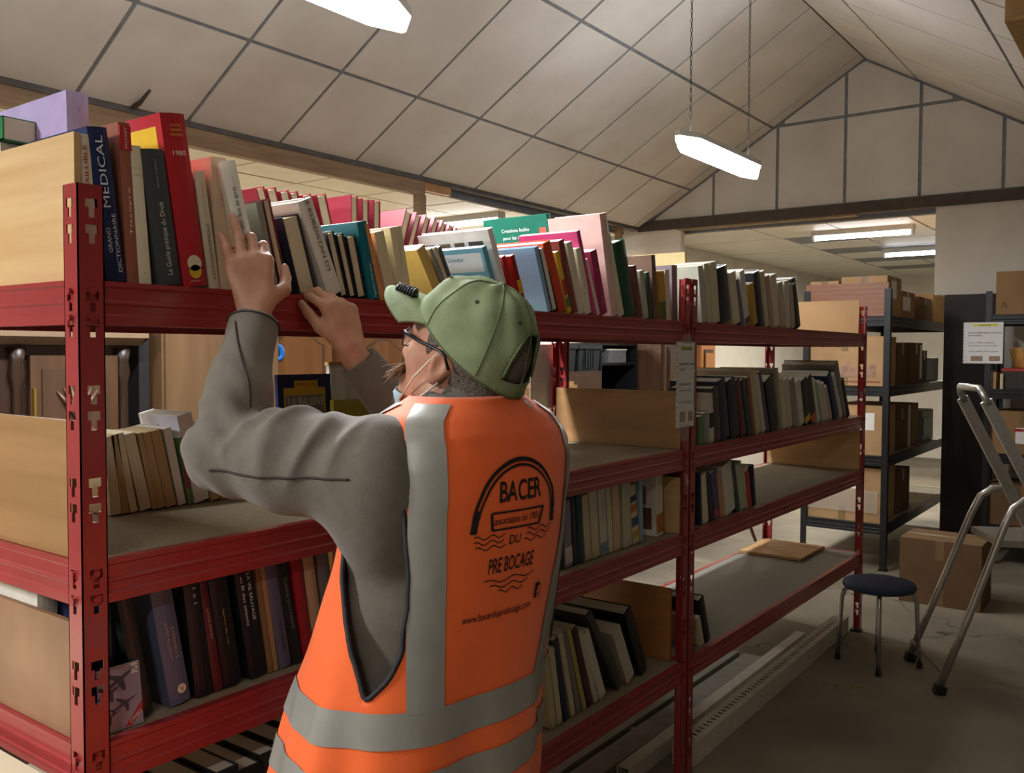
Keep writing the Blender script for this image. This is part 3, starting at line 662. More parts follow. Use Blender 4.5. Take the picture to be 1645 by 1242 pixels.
row('lowest shelf', .06, .441, 'magazines leaning on the lowest shelf', [
 ('cream magazine', 886, 894, (874, 1058), 'c9bd92', 's', .2), ('ivory magazine', 896, 904, (882, 1045), 'd0c7a4', 's', .2), ('navy picture magazine', 906, 914, (888, 1030), '2a2c48', 's', .2), ('worn cream magazine', 918, 925, (897, 1021), 'ccc3a6', 's', .2),
 ('grey magazine', 927, 934, (903, 1017), '7d7d78', 's', .2), ('yellowish magazine', 937, 943, (911, 1015), 'b8aa5c', 's', .2), ('maroon magazine', 945, 953, (919, 1012), '4a2230', 's', .2), ('pale magazine', 955, 962, (929, 1018), 'cdc6b0', 's', .2),
 ('white magazine', 964, 975, (936, 1022), 'd6d2c4', 's', .2), ('big dark grey folder', 992, 1001, (942, 990), '3e413e', 'h', .3), ('worn white album', 1008, 1022, (984, 1020), 'c9c6b6', 's', .24), ('black folder with pale board', 1030, 1042, (1003, 988), '1c1e1f', 'h', .3)], .86, 'the orange vest')
row('lowest shelf', .03, .441, 'books on the lowest shelf of the right unit', [
 ('cream slim book', 1127, 1132, (1120, 995), 'c2b68e', 's', .14), ('black hardback', 1134, 1142, (1123, 966), '14161a', 'h', .15)], .86, 'the double post')
# odd books and cards
def card(name, label, cat, p0, p1, z0, z1, m, th=.006, tilt=0, group=None):
    """upright sheet between two floor points p0,p1 (x,y), bottom z0, top z1, leaning back by tilt"""
    p0 = Vector((p0[0], p0[1], z0)); p1 = Vector((p1[0], p1[1], z0)); ln = (p1-p0).length
    o = MB().box(0, ln, 0, th, 0, z1-z0).build(name, m, None)
    o.location = p0; o.rotation_euler = (-tilt, 0, math.atan2(p1.y-p0.y, p1.x-p0.x))
    tag(o, label, cat, group); return o, ln, z1-z0
o, ln, h = card('magazine', 'grey blue magazine with fighter jets leaning at the corner post', 'magazine', (xat(163, .03, .901), .03), (xat(231, .03, .901), .03), .9015, 1.008, cmat('8f8d9c', .35), .004, .12)
for (x, z, a, s) in ((.25, .62, .5, .05), (.5, .78, .6, .06), (.2, .25, .4, .04), (.6, .4, .5, .045)):
    b = MB(); c, sn = math.cos(a), math.sin(a)
    P = lambda u, v: (x*ln+(u*c-v*sn)*s, -.0006, z*h+(u*sn+v*c)*s*.7)
    b.add([P(.6,0), P(.1,.07), P(-.1,.45), P(-.2,.45), P(-.12,.07), P(-.5,.05), P(-.62,.2), P(-.68,.2), P(-.6,0), P(-.68,-.2), P(-.62,-.2), P(-.5,-.05), P(-.12,-.07), P(-.2,-.45), P(-.1,-.45), P(.1,-.07)], [tuple(range(16))])
    b.build('jet_print', cmat('39405a', .5, 0), o)
MB().add([(ln*.55, -.0005, .002), (ln*.72, -.0005, .002), (ln*.998, -.0005, h*.22), (ln*.998, -.0005, h*.36)], [(0,1,2,3)]).build('red_corner', cmat('a3242c'), o)
lettering('OFFERT', cmat('eee8e0', .5, 0), o, (ln*.84, -.0008, h*.12), (.82,0,.57), (-.57,0,.82), .009, .026)
MB().box(ln*.78, ln*.94, -.001, 0, h*.82, h*.985).build('badge', cmat('d8d4cc'), o)
lettering('PC', cmat('202020', .5, 0), o, (ln*.86, -.0012, h*.86), (1,0,0), (0,0,1), .012)
# second shelf back: books facing out
yb = .50
xa, xb = at(452, 640, Y=yb)[0], at(537, 640, Y=yb)[0]; zt = at(452, 602, Y=yb)[2]
o, ln, h = card('picture_book', 'blue and yellow whale picture book standing face out behind the sleeve', 'book', (xa, yb), (xb, yb), 1.2015, zt, cmat('1e2a5a', .35), .012, .06)
MB().box(ln*.1, ln*.88, -.0008, 0, h*.05, h-.036).build('yellow_frame', cmat('d8b82e'), o)
MB().box(ln*.13, ln*.84, -.0016, 0, h*.05, h-.056).build('grey_field', cmat('8d8d99'), o)
MB().box(ln*.3, ln*.74, -.0016, 0, h-.036, h-.017).build('title_tab', cmat('d8b82e'), o)
lettering('ANIMAUX EN PERIL', cmat('a83a20', .5, 0), o, (ln*.52, -.0018, h-.031), (1,0,0), (0,0,1), .012, ln*.38)
lettering('LA BALEINE', cmat('e8e8ea', .5, 0), o, (ln*.5, -.002, h-.084), (1,0,0), (0,0,1), .030, ln*.66)
lettering('À BOSSE', cmat('e8e8ea', .5, 0), o, (ln*.5, -.002, h-.122), (1,0,0), (0,0,1), .030, ln*.5)
xa, xb = at(533, 640, Y=.52)[0], at(602, 640, Y=.52)[0]; zt = at(540, 583, Y=.52)[2]
o, ln, h = card('framed_picture', 'white framed picture of a face beside the whale book', 'picture', (xa+.005, .53), (xb+.03, .53), 1.2015, zt, cmat('dcd8d2', .4), .012, .02)
MB().box(-.004, ln+.004, -.004, .014, h-.008, h+.002).build('frame_top', LIGHTW, o)
MB().box(ln*.02, ln*.3, -.001, 0, .01, h*.95).build('pale_field', cmat('eef0f2'), o)
b = MB(); b.lathe([(.0, -.05), (.03, -.045), (.045, -.02), (.05, .01), (.04, .04), (.02, .055), (0, .058)], 16, (0,0,0))
q = b.build('face_print', cmat('c99a72'), o, True); q.scale = (1, .03, 1); q.location = (ln*.78, -.0005, h*.55)
xa, xb = at(540, 650, Y=.40)[0], at(598, 650, Y=.40)[0]
o, ln, h = card('picture_book', 'yellow green nature book in front of the white framed picture', 'book', (xa, .40), (xb, .40), 1.2015, at(560, 642, Y=.40)[2], cmat('b9b13e', .4), .014, .05)
MB().box(.002, ln-.002, -.0008, 0, h*.35, h*.72).build('landscape_print', mat('landscape', '55683a', .5, 0, 60, col2='b8b090'), o)
p = at(330, 676, Y=.40)
o = MB().box(-.03, .03, -.09, .09, 0, .012).build('booklet', cmat('c24a8a'), None, False, (.52, .44, 1.345)); tag(o, 'pink and yellow booklet lying on the tan paperbacks', 'booklet')
MB().box(-.029, .029, -.09, .09, -.008, 0).build('page_block', cmat('c9b83a'), o)
# books behind the left end panels
def flat_pile(label, loc, size, col, rot, cat='book', pages=PAGES):
    o = MB().box(0, size[0], 0, size[1], 0, .002).build('book', cmat(col, .35), None, False, loc); o.rotation_euler.z = rot
    MB().box(.003, size[0]-.003, .0, size[1]-.003, .002, size[2]-.002).build('page_block', pages, o)
    MB().box(0, size[0], 0, size[1], size[2]-.002, size[2]).build('front_board', cmat(col, .35), o)
    MB().box(0, .002, 0, size[1], 0, size[2]).build('spine', cmat(col, .35), o)
    return tag(o, label, cat)
make_book('glossy lilac binder rising above the end panel', G1, (.095, .20, 1.651), (0, -.02, 0), .04, .27, .345, 'b7a5cf', 'h', [('S', '8f7db0', 'hz', .9, .012)])
make_book('cream upright book under the green book behind the end panel', G1, (.035, .33, 1.651), (0, 0, 0), .045, .2, .262, 'd8c9a0', 'p')
flat_pile('green book lying on top behind the pale end panel', (.030, .31, 1.914), (.06, .22, .042), '1f7a44', 0)
make_book('white book peeking over the mottled end panel', 'large books on the third shelf', (.035, .22, .901), (0, 0, 0), .035, .26, .218, 'e6e0d0', 'h')
make_book('navy and white book peeking over the mottled end panel', 'large books on the third shelf', (.075, .08, .901), (0, 0, 0), .03, .2, .208, '28304e', 'h')
x = .10
for k, (c, cn) in enumerate((('1b1c22', 'black'), ('23262c', 'charcoal'), ('2a1a1e', 'maroon black'), ('1a2230', 'midnight blue'), ('17181b', 'jet black'), ('2c2a26', 'dark brown'), ('20262a', 'slate'), ('141519', 'ink black'), ('2a2230', 'dark violet'), ('1d2622', 'dark green'), ('1b1c22', 'black'), ('26221f', 'umber'), ('171b26', 'navy black'), ('202024', 'charcoal'), ('1a1618', 'black brown'), ('22262e', 'slate'), ('161719', 'jet black'))):
    t = .045+.016*((k*7) % 5)/4
    w_ = ['first', 'second', 'third', 'fourth', 'fifth', 'sixth', 'seventh', 'eighth', 'ninth', 'tenth', 'eleventh', 'twelfth', 'thirteenth', 'fourteenth', 'fifteenth', 'sixteenth', 'seventeenth'][k]
    make_book(f'{cn} hardback on the lowest shelf, {w_} from the corner post', 'dark hardbacks on the lowest shelf', (x, .04+.01*(k % 3), .4415), (0, 0, 0), t, .21, .29+.02*((k*5) % 4)/3, c, 'h')
    x += t+.004
# ================================================================== the man
class SDF:
    def __init__(s, lo, hi, h):
        s.lo = np.array(lo, np.float32); s.h = h
        s.n = np.ceil((np.array(hi)-np.array(lo))/h).astype(int)+1
        s.d = np.full(s.n, .06, np.float32)
    def _sub(s, lo, hi):
        a = np.clip(np.floor((np.array(lo)-s.lo)/s.h).astype(int), 0, s.n-1); b = np.clip(np.ceil((np.array(hi)-s.lo)/s.h).astype(int)+1, 1, s.n)
        sl = tuple(slice(int(i), int(j)) for i, j in zip(a, b))
        g = [s.lo[i]+s.h*np.arange(a[i], b[i], dtype=np.float32) for i in range(3)]
        return sl, g[0][:, None, None], g[1][None, :, None], g[2][None, None, :]
    @staticmethod
    def smin(a, b, k):
        if k <= 0: return np.minimum(a, b)
        h = np.maximum(k-np.abs(a-b), 0)/k
        return np.minimum(a, b)-h*h*k*.25
    def cone(s, p, q, r1, r2, k=.01, sub=False, flat=None):
        p = np.array(p, np.float32); q = np.array(q, np.float32); m = max(r1, r2)+k+.03
        sl, X, Y, Z = s._sub(np.minimum(p, q)-m, np.maximum(p, q)+m)
        ab = q-p; L = float(ab@ab)+1e-9
        t = np.clip(((X-p[0])*ab[0]+(Y-p[1])*ab[1]+(Z-p[2])*ab[2])/L, 0, 1)
        d = np.sqrt((X-p[0]-t*ab[0])**2+(Y-p[1]-t*ab[1])**2+(Z-p[2]-t*ab[2])**2)-(r1+(r2-r1)*t)
        s._put(sl, d, k, sub)
    def ell(s, c, ax, r, k=.01, sub=False):
        c = np.array(c, np.float32); ax = np.array(ax, np.float32); r = np.array(r, np.float32); m = float(r.max())+k+.03
        sl, X, Y, Z = s._sub(c-m, c+m)
        q = [((X-c[0])*ax[i][0]+(Y-c[1])*ax[i][1]+(Z-c[2])*ax[i][2]) for i in range(3)]
        k0 = np.sqrt((q[0]/r[0])**2+(q[1]/r[1])**2+(q[2]/r[2])**2); k1 = np.sqrt((q[0]/r[0]**2)**2+(q[1]/r[1]**2)**2+(q[2]/r[2]**2)**2)+1e-6
        s._put(sl, k0*(k0-1)/k1, k, sub)
    def _put(s, sl, d, k, sub):
        if sub: s.d[sl] = -s.smin(-s.d[sl], d, k)
        else: s.d[sl] = s.smin(s.d[sl], d, k)
    def surface(s):
        d = s.d; ins = d < 0
        c = np.zeros(s.n-1, np.uint8)
        for i in (0, 1):
            for j in (0, 1):
                for k in (0, 1): c += ins[i:s.n[0]-1+i, j:s.n[1]-1+j, k:s.n[2]-1+k]
        I = np.argwhere((c > 0) & (c < 8)); del c
        idx = np.full(s.n-1, -1, np.int32); idx[tuple(I.T)] = np.arange(len(I))
        acc = np.zeros((len(I), 3)); cnt = np.zeros(len(I))
        cor = [(i, j, k) for i in (0,1) for j in (0,1) for k in (0,1)]
        for a in cor:
            for ax in range(3):
                if a[ax]: continue
                b = list(a); b[ax] = 1
                da = d[I[:,0]+a[0], I[:,1]+a[1], I[:,2]+a[2]]; db = d[I[:,0]+b[0], I[:,1]+b[1], I[:,2]+b[2]]
                m = (da < 0) != (db < 0); t = np.where(m, da/np.where(m, da-db, 1), 0)
                P = np.array(a)[None]*np.ones((len(I), 1)); P[:, ax] += t
                acc += P*m[:, None]; cnt += m
        V = s.lo+s.h*(I+acc/cnt[:, None])
        Fs = []
        for ax in range(3):
            sa = [slice(None)]*3; sb = [slice(None)]*3; sa[ax] = slice(0, -1); sb[ax] = slice(1, None)
            A = ins[tuple(sa)]; B = ins[tuple(sb)]
            E = np.argwhere(A != B); o1, o2 = [(1,2),(2,0),(0,1)][ax]
            E = E[(E[:, o1] > 0) & (E[:, o2] > 0) & (E[:, o1] < s.n[o1]-1) & (E[:, o2] < s.n[o2]-1)]
            fl = A[tuple(E.T)]
            def cell(du, dv):
                q = E.copy(); q[:, o1] -= du; q[:, o2] -= dv; return idx[tuple(q.T)]
            Q = np.stack([cell(1,1), cell(0,1), cell(0,0), cell(1,0)], 1)
            Q[~fl] = Q[~fl][:, ::-1]
            Fs.append(Q)
        Fs = np.concatenate(Fs); Fs = Fs[(Fs >= 0).all(1)]
        return V, Fs
def np_mesh(name, V, Fs, m, parent=None, relax=0):
    if relax:
        nb = np.concatenate([Fs[:, [0,1]], Fs[:, [1,2]], Fs[:, [2,3]], Fs[:, [3,0]]])
        for _ in range(relax):
            a = np.zeros_like(V); c = np.zeros(len(V)); np.add.at(a, nb[:,0], V[nb[:,1]]); np.add.at(c, nb[:,0], 1); np.add.at(a, nb[:,1], V[nb[:,0]]); np.add.at(c, nb[:,1], 1)
            V = V*.5+.5*a/np.maximum(c, 1)[:, None]
    me = bpy.data.meshes.new(name)
    me.vertices.add(len(V)); me.vertices.foreach_set('co', np.asarray(V, np.float32).ravel())
    me.loops.add(Fs.size); me.loops.foreach_set('vertex_index', Fs.astype(np.int32).ravel())
    me.polygons.add(len(Fs)); me.polygons.foreach_set('loop_start', np.arange(0, Fs.size, 4, dtype=np.int32)); me.polygons.foreach_set('loop_total', np.full(len(Fs), 4, np.int32))
    me.update(calc_edges=True); me.validate()
    return link(name, me, m, parent, True)
def vnormals(V, Fs):
    n = np.cross(V[Fs[:,2]]-V[Fs[:,0]], V[Fs[:,3]]-V[Fs[:,1]]); N = np.zeros_like(V)
    for i in range(4): np.add.at(N, Fs[:, i], n)
    return N/np.maximum(np.linalg.norm(N, axis=1), 1e-9)[:, None]
def unit(v): v = np.array(v, float); return v/np.linalg.norm(v)

# joints
SHL = np.array([.246, -.400, 1.372]); ELL_ = np.array([.150, -.162, 1.372]); WRL = np.array([.267, -.088, 1.600])
SHR = np.array([.622, -.445, 1.372]); ELR = np.array([.655, -.165, 1.335]); WRR = np.array([.512, -.075, 1.530])
NECK = np.array([.438, -.425, 1.43])
TY = -.12; TAX = np.array([[math.cos(TY), math.sin(TY), 0], [-math.sin(TY), math.cos(TY), 0], [0, 0, 1]])
# head frame
fw = unit(-Rv*math.cos(math.radians(30))+np.array([Fv[0], Fv[1], 0])/math.hypot(Fv[0], Fv[1])*math.sin(math.radians(30)))
tilt = math.radians(24); up0 = np.array([0, 0, 1.0])
HF = fw*math.cos(tilt)+up0*math.sin(tilt); HU = -fw*math.sin(tilt)+up0*math.cos(tilt); HL = np.cross(up0, fw)
EAR = at(707, 590, d=1.452)
HC = EAR-HL*.077+HU*.022+HF*.006
def hp(f, l, u): return HC+HF*f+HL*l+HU*u
HAX = [HF, HL, HU]

def hand(S, W, D, N, side, curls, spread, k=.006, sc=1.0, thumb=(.6, .5, .2, .6)):
    """W wrist, D towards the fingers, N palm direction, side towards the thumb; curls per finger (3 joint angles), index first"""
    D = unit(D); N = unit(np.array(N)-D*np.dot(N, D)); T = np.array(side, float); T = unit(T-D*np.dot(T, D)-N*np.dot(T, N))
    offs = [.030, .010, -.011, -.030]; lens = [(.044,.026,.021), (.049,.030,.022), (.045,.028,.021), (.035,.021,.018)]; kn = [.088, .092, .087, .078]
    for i in range(4):
        root = W+(D*kn[i]+T*offs[i])*sc
        S.cone(W+T*offs[i]*.55*sc+D*.01, root, .0155*sc, .0125*sc, .012)
        d = unit(D+T*spread[i]); p = root; nn = N
        for j in range(3):
            a = curls[i][j]; d, nn = unit(d*math.cos(a)+nn*math.sin(a)), unit(nn*math.cos(a)-d*math.sin(a))
            q = p+d*lens[i][j]*sc
            S.cone(p, q, [.0098, .0089, .0082][j]*sc, [.0088, .0082, .0066][j]*sc, k if j == 0 else .003)
            p = q
    a, b, c, l = thumb
    r0 = W+(D*.022+T*.026)*sc; r1 = r0+unit(T*a+D*b+N*c)*.042*sc; r2 = r1+unit(T*a*.4+D*(b+.5)+N*(c+.2))*.034*sc; r3 = r2+unit(D+N*(c+.3)*l+T*.1)*.026*sc
    S.cone(W+D*.01+T*.012, r1, .017*sc, .0125*sc, .012); S.cone(r1, r2, .0118*sc, .0102*sc, .004); S.cone(r2, r3, .0102*sc, .0078*sc, .003)

def build_body():
    S = SDF((-.02, -.72, 0.0), (.86, .10, 1.86), .004)
    # legs, pelvis, trunk
    hipL, hipR = np.array([.255, -.40, .90]), np.array([.455, -.39, .90])
    knL, knR = np.array([.235, -.375, .49]), np.array([.475, -.365, .49]); anL, anR = np.array([.225, -.42, .09]), np.array([.485, -.41, .09])
    for h_, kn_, an_ in ((hipL, knL, anL), (hipR, knR, anR)):
        S.cone(h_, kn_, .085, .056, .03); S.cone(kn_, an_, .054, .038, .02); S.cone(an_+[0,0,-.04], an_+[0,.13,-.055], .034, .028, .02)
    S.ell((.35, -.40, .95), TAX, (.165, .12, .13), .05)
    S.ell((.37, -.39, 1.10), TAX, (.155, .11, .17), .05)
    S.ell((.42, -.42, 1.29), TAX, (.160, .098, .14), .05)
    S.cone(SHL+[.03,0,0], SHR-[.03,0,0], .055, .055, .04)
    # arms
    for s_, e_, w_ in ((SHL, ELL_, WRL), (SHR, ELR, WRR)):
        S.cone(s_, e_, .052, .043, .03); S.cone(e_, e_+(w_-e_)*.35, .043, .042, .02); S.cone(e_+(w_-e_)*.35, w_, .042, .027, .02)
    # neck
    S.cone(NECK-[0,0,.03], hp(-.02, 0, -.055), .060, .056, .03)
    S.cone(hp(.03, 0, -.10), NECK+[0,.03,.01], .035, .04, .03)
    # head
    S.ell(hp(-.004, 0, .022), HAX, (.101, .079, .095), .02)
    S.ell(hp(.036, 0, -.045), HAX, (.060, .060, .082), .03)
    S.cone(hp(.0, .048, -.075), hp(.072, .016, -.118), .018, .016, .03); S.cone(hp(.0, -.048, -.075), hp(.072, -.016, -.118), .018, .016, .03)
    S.cone(hp(.078, .012, -.118), hp(.078, -.012, -.118), .017, .017, .02)
    S.cone(hp(.086, .03, .005), hp(.086, -.03, .005), .012, .012, .02)          # brow
    S.cone(hp(.092, 0, -.008), hp(.112, 0, -.048), .010, .013, .012)              # nose
    for l in (.012, -.012): S.ell(hp(.101, l, -.053), HAX, (.010, .008, .008), .006)
    for l in (.04, -.04): S.ell(hp(.064, l, -.035), HAX, (.022, .018, .022), .02)  # cheeks
    for l in (.031, -.031): S.ell(hp(.094, l, -.014), HAX, (.010, .017, .011), .01, sub=True)
    for l in (.031, -.031): S.ell(hp(.080, l, -.015), HAX, (.0125, .0135, .0115), .003)
    S.cone(hp(.094, .017, -.088), hp(.094, -.017, -.088), .0075, .0075, .008); S.cone(hp(.091, .014, -.099), hp(.091, -.014, -.099), .0075, .0075, .006)
    for sg in (1, -1):
        E = hp(-.006, .077*sg, -.022); a = [unit(HF*.95+HL*sg*-.1), unit(HL*sg+HF*-.45), HU]
        a[0] = unit(np.cross(HU, a[1])*1.0); eu = unit(HU*.97-HF*.22); ef = unit(np.cross(eu, a[1]))
        S.ell(E+HU*.004, [ef, a[1], eu], (.019, .008, .033), .006)
        S.ell(E-HU*.020+HF*.004, [ef, a[1], eu], (.011, .007, .014), .006)
        S.ell(E+a[1]*.009+HU*.006+HF*.003, [ef, a[1], eu], (.011, .007, .021), .005, sub=True)
        S.cone(E+a[1]*.004+HF*.012-HU*.006, E+a[1]*.004+HF*.013+HU*.004, .004, .004, .004)
    # hands
    hand(S, WRL+[.0,.0,.012], (.06, .24, .97), (.45, .88, -.2), (1, -.3, 0), [(.55, .9, .7), (.35, .8, .6), (.12, .15, .12), (.15, .3, .2)], [.05, .02, -.06, -.16], thumb=(.9, .5, .5, .5), sc=1.0)
    hand(S, WRR+[-.004,.0,.012], (-.12, .30, .95), (.05, .95, -.28), (-1, 0, 0), [(.75, .75, .4), (.7, .75, .4), (.75, .75, .4), (.8, .75, .4)], [.08, .02, -.04, -.1], thumb=(.5, .95, .45, .5), sc=1.04)
    V, Fs = S.surface(); return V, Fs
V, Fs = build_body()
SKIN = mat('skin', 'b98468', .5, 0, 26, .12, col2='cb9a80', bscale=140)
body = np_mesh('person', V, Fs, SKIN, None, 1)
tag(body, 'man in an orange vest and green cap reaching for a book on the shelf', 'person')

# ---------- vest surface (parametric) ----------
VZ = [.70, .74, .85, 1.0, 1.2, 1.32, 1.37, 1.41, 1.435, 1.455, 1.475]
VA = [.245, .243, .232, .222, .206, .202, .200, .190, .170, .128, .090]
VBf = [.205, .203, .195, .172, .142, .125, .115, .105, .092, .08, .072]
VBb = [.172, .172, .165, .152, .137, .13, .122, .112, .098, .084, .072]
VCX = [0.335, 0.338, 0.35, 0.37, 0.402, 0.422, 0.428, 0.43, 0.4315, 0.434, 0.437]
VCY = [-0.372, -0.374, -0.382, -0.397, -0.424, -0.434, -0.4346, -0.4318, -0.4298, -0.428, -0.428]
def vest_pt(phi, z, off=0.0):
    a, bf, bb, cx, cy_ = (float(np.interp(z, VZ, t)) for t in (VA, VBf, VBb, VCX, VCY))
    c, s = math.cos(phi), math.sin(phi); b = bf if s > 0 else bb
    e = 2.35
    k = (abs(c)**e+abs(s)**e)**(-1/e)
    # folds: gentle lower flutes, diagonal creases
    low = max(0, min(1, (1.15-z)/.35))
    fold = .010*low*math.sin(phi*7+2.2*math.sin(z*5))+.004*low*math.sin(phi*13+z*9)
    fold += .0035*math.sin(phi*5+z*26)*max(0, 1-abs(z-1.30)/.14)
    fold += .003*math.sin(z*33+phi*3)*low
    r = 1+(fold+off)/.2
    x, y = a*k*c*r, b*k*s*r
    return np.array([cx+x*math.cos(TY)-y*math.sin(TY), cy_+x*math.sin(TY)+y*math.cos(TY), z])
def vest_n(phi, z):
    e = 1e-3; p = vest_pt(phi, z); n = np.cross(vest_pt(phi+e, z)-p, vest_pt(phi, z+e)-p); return n/np.linalg.norm(n)
PI = math.pi
AZ = [1.035, 1.06, 1.1, 1.2, 1.3, 1.36, 1.41, 1.432]
AB = [3.68, 3.81, 3.88, 3.82, 3.68, 3.56, 3.40, 3.20]
AF = [3.66, 3.59, 3.42, 2.99, 2.75, 2.62, 2.66, 2.95]
def arm_in(phi, z):
    if z < AZ[0] or z > AZ[-1]: return False
    b, f = float(np.interp(z, AZ, AB)), float(np.interp(z, AZ, AF)); phi = phi % (2*PI)
    return f < phi < b or f < (PI-phi) % (2*PI) < b
NP, NZ = 168, 120
def vest_mesh():
    zs = np.linspace(.70, 1.468, NZ+1); mb = MB(); ids = {}
    for j, z in enumerate(zs):
        for i in range(NP): ids[(i, j)] = len(mb.v); mb.v.append(tuple(vest_pt(2*PI*i/NP, z)))
    for j in range(NZ):
        for i in range(NP):
            if arm_in(2*PI*(i+.5)/NP, (zs[j]+zs[j+1])/2): continue
            a = 2*PI*(i+.5)/NP
            if abs(a-PI/2) < .02: continue                      # front opening
            mb.f.append((ids[(i, j)], ids[((i+1) % NP, j)], ids[((i+1) % NP, j+1)], ids[(i, j+1)]))
    me = mb.mesh('vest'); bm = bmesh.new(); bm.from_mesh(me)
    bmesh.ops.delete(bm, geom=[v for v in bm.verts if not v.link_faces], context='VERTS')
    # soften the stepped cut edges
    for _ in range(6):
        co = {}
        for v in bm.verts:
            be = [e for e in v.link_edges if e.is_boundary]
            if len(be) == 2: co[v] = (be[0].other_vert(v).co+be[1].other_vert(v).co+v.co*1.0)/3
        for v, c in co.items(): v.co = c
    bm.to_mesh(me); bm.free(); return me
ORANGE = mat('fluo_orange', 'ff6c2a', .7, .03, 40, .1, bscale=300)
ORANGE.node_tree.nodes['Principled BSDF'].inputs['Sheen Weight'].default_value = .2
me = vest_mesh()
vest = link('safety_vest', me, ORANGE, body, True); vest['label'] = 'orange high visibility vest'
sm = vest.modifiers.new('thick', 'SOLIDIFY'); sm.thickness = .0018; sm.offset = -1
GREYT = mat('reflective_tape', '9c9a92', .38, .06, 30, .1, metal=.15)
def vest_strip(name, phis, zs, off, m, parent):
    mb = MB(); nz = len(zs)
    for p in phis:
        for z in zs:
            v = vest_pt(p, z)+vest_n(p, z)*off; mb.v.append(tuple(v))
    for i in range(len(phis)-1):
        for j in range(nz-1):
            if arm_in((phis[i]+phis[i+1])/2, (zs[j]+zs[j+1])/2): continue
            mb.f.append((i*nz+j, (i+1)*nz+j, (i+1)*nz+j+1, i*nz+j+1))
    return mb.build(name, m, parent, True)
ph = list(np.linspace(0, 2*PI, 161))
for z0, z1 in ((.968, 1.020), (.880, .930)):
    vest_strip('reflective_band', ph, list(np.linspace(z0, z1, 6)), .0022, GREYT, vest)
SZ = [.85, 1.0, 1.1, 1.2, 1.3, 1.4, 1.44, 1.46]
SP = [4.25, 4.16, 4.058, 3.955, 3.87, 3.815, 3.73, 3.60]
def strap(wid, mir=False, front=False):
    mb = MB(); zs = np.linspace(1.016, 1.456, 60); n = 7
    for z in zs:
        c = float(np.interp(z, SZ, SP))
        if mir: c = 3*PI-c
        if front: c = -c
        p0 = vest_pt(c, z); p1 = vest_pt(c+.01, z); ar = max(.0006, np.linalg.norm(p1-p0))/.01
        for k in range(n):
            p = c+(k/(n-1)-.5)*wid/ar
            v = vest_pt(p, z)+vest_n(p, z)*.0026; mb.v.append(tuple(v))
    for i in range(len(zs)-1):
        for k in range(n-1): mb.f.append((i*n+k, i*n+k+1, (i+1)*n+k+1, (i+1)*n+k))
    mb.build('reflective_strap', GREYT, vest, True)
strap(.058); strap(.058, True); strap(.055, False, True); strap(.055, True, True)
# dark binding round the armholes, neck and hem
bm = bmesh.new(); bm.from_mesh(me)
loops = []; left = set(e for e in bm.edges if e.is_boundary)
while left:
    e = left.pop(); a, b = e.verts; lp = [a, b]
    while True:
        nx = [q for q in lp[-1].link_edges if q in left]
        if not nx: break
        left.discard(nx[0]); lp.append(nx[0].other_vert(lp[-1]))
        if lp[-1] is lp[0]: break
    loops.append([tuple(v.co) for v in lp])
bm.free()
BIND = mat('dark_binding', '26242a', .7, .1)
for lp in loops:
    zz = [p[2] for p in lp]
    cl = (Vector(lp[0])-Vector(lp[-1])).length < .03
    if max(zz)-min(zz) > .6 or min(zz) < .71: continue
    pts = lp[:-1] if cl and lp[0] == lp[-1] else lp
    pts = pts[::2]
    MB().tube(pts, .0042, 6, closed=cl).build('binding', BIND, vest, True)
# logo printed on the back
VI = mat('vest_print', '1a1210', .75, 0)
LC = 4.69; LZ = 1.292
zr = float(LZ)
def vmap(x, y, off=.0022):           # metres on the back: x to the viewer's right, y up
    z = LZ+y
    p0 = vest_pt(LC, z); p1 = vest_pt(LC+.02, z); ar = np.linalg.norm(p1-p0)/.02
    # arc length to the right of the logo centre
    ph_ = LC+x/ar
    return vest_pt(ph_, z)+vest_n(ph_, z)*off
def vtext(s, x, y, size, length=None, bold=0.0):
    V_, F_ = text_mesh(s, 1, bold, 'CENTER'); xs_ = [v[0] for v in V_]; sx = (length/(max(xs_)-min(xs_))) if length else size
    MB().add([vmap(x+v[0]*sx, y+v[1]*size) for v in V_], F_).build('logo_print', VI, vest)
def vribbon(pts, wid):
    mb = MB(); n = len(pts)
    for i in range(n):
        a = np.array(pts[max(i-1, 0)]); b = np.array(pts[min(i+1, n-1)]); d = unit(b-a); nn = np.array([-d[1], d[0]]); w_ = wid[i] if isinstance(wid, list) else wid
        for s_ in (-.5, .5): q = np.array(pts[i])+nn*w_*s_; mb.v.append(tuple(vmap(q[0], q[1])))
    mb.f = [(2*i, 2*i+2, 2*i+3, 2*i+1) for i in range(n-1)]
    mb.build('logo_print', VI, vest)
RX, RY = .088, .086
for r, wd in ((1.0, .006), (.90, .004)):
    vribbon([(RX*r*math.cos(t), -.008+RY*r*math.sin(t)*1.02) for t in np.linspace(PI-.05, .05, 44)], wd)
for sx in (-1, 1): vribbon([(sx*RX*.95, .008), (sx*RX*.97, -.026)], .012)
vtext('BACER', 0, .018, .044, .092, .012)
vtext('association loi 1901', 0, -.016, .0165, .094, .006)
for a, b in (((-.056,.002),(.056,.002)), ((-.05,-.024),(.05,-.024))): vribbon([tuple(np.array(a)+(np.array(b)-np.array(a))*t) for t in np.linspace(0, 1, 12)], .003)
for a, b in (((-.056,.002),(-.05,-.024)), ((.056,.002),(.05,-.024))): vribbon([a, b], .005)
def wave(x0, x1, y, n=24, amp=.0028): vribbon([(x0+(x1-x0)*t, y+amp*math.sin(t*4*PI+.6)) for t in np.linspace(0, 1, n)], .0016)
for x0, x1, y in ((-.082, -.024, -.033), (.024, .082, -.031), (-.082, -.024, -.041), (.024, .082, -.039), (-.078, -.02, -.049), (.02, .072, -.047)): wave(x0, x1, y)
vtext('DU', 0, -.049, .020, .024, .006)
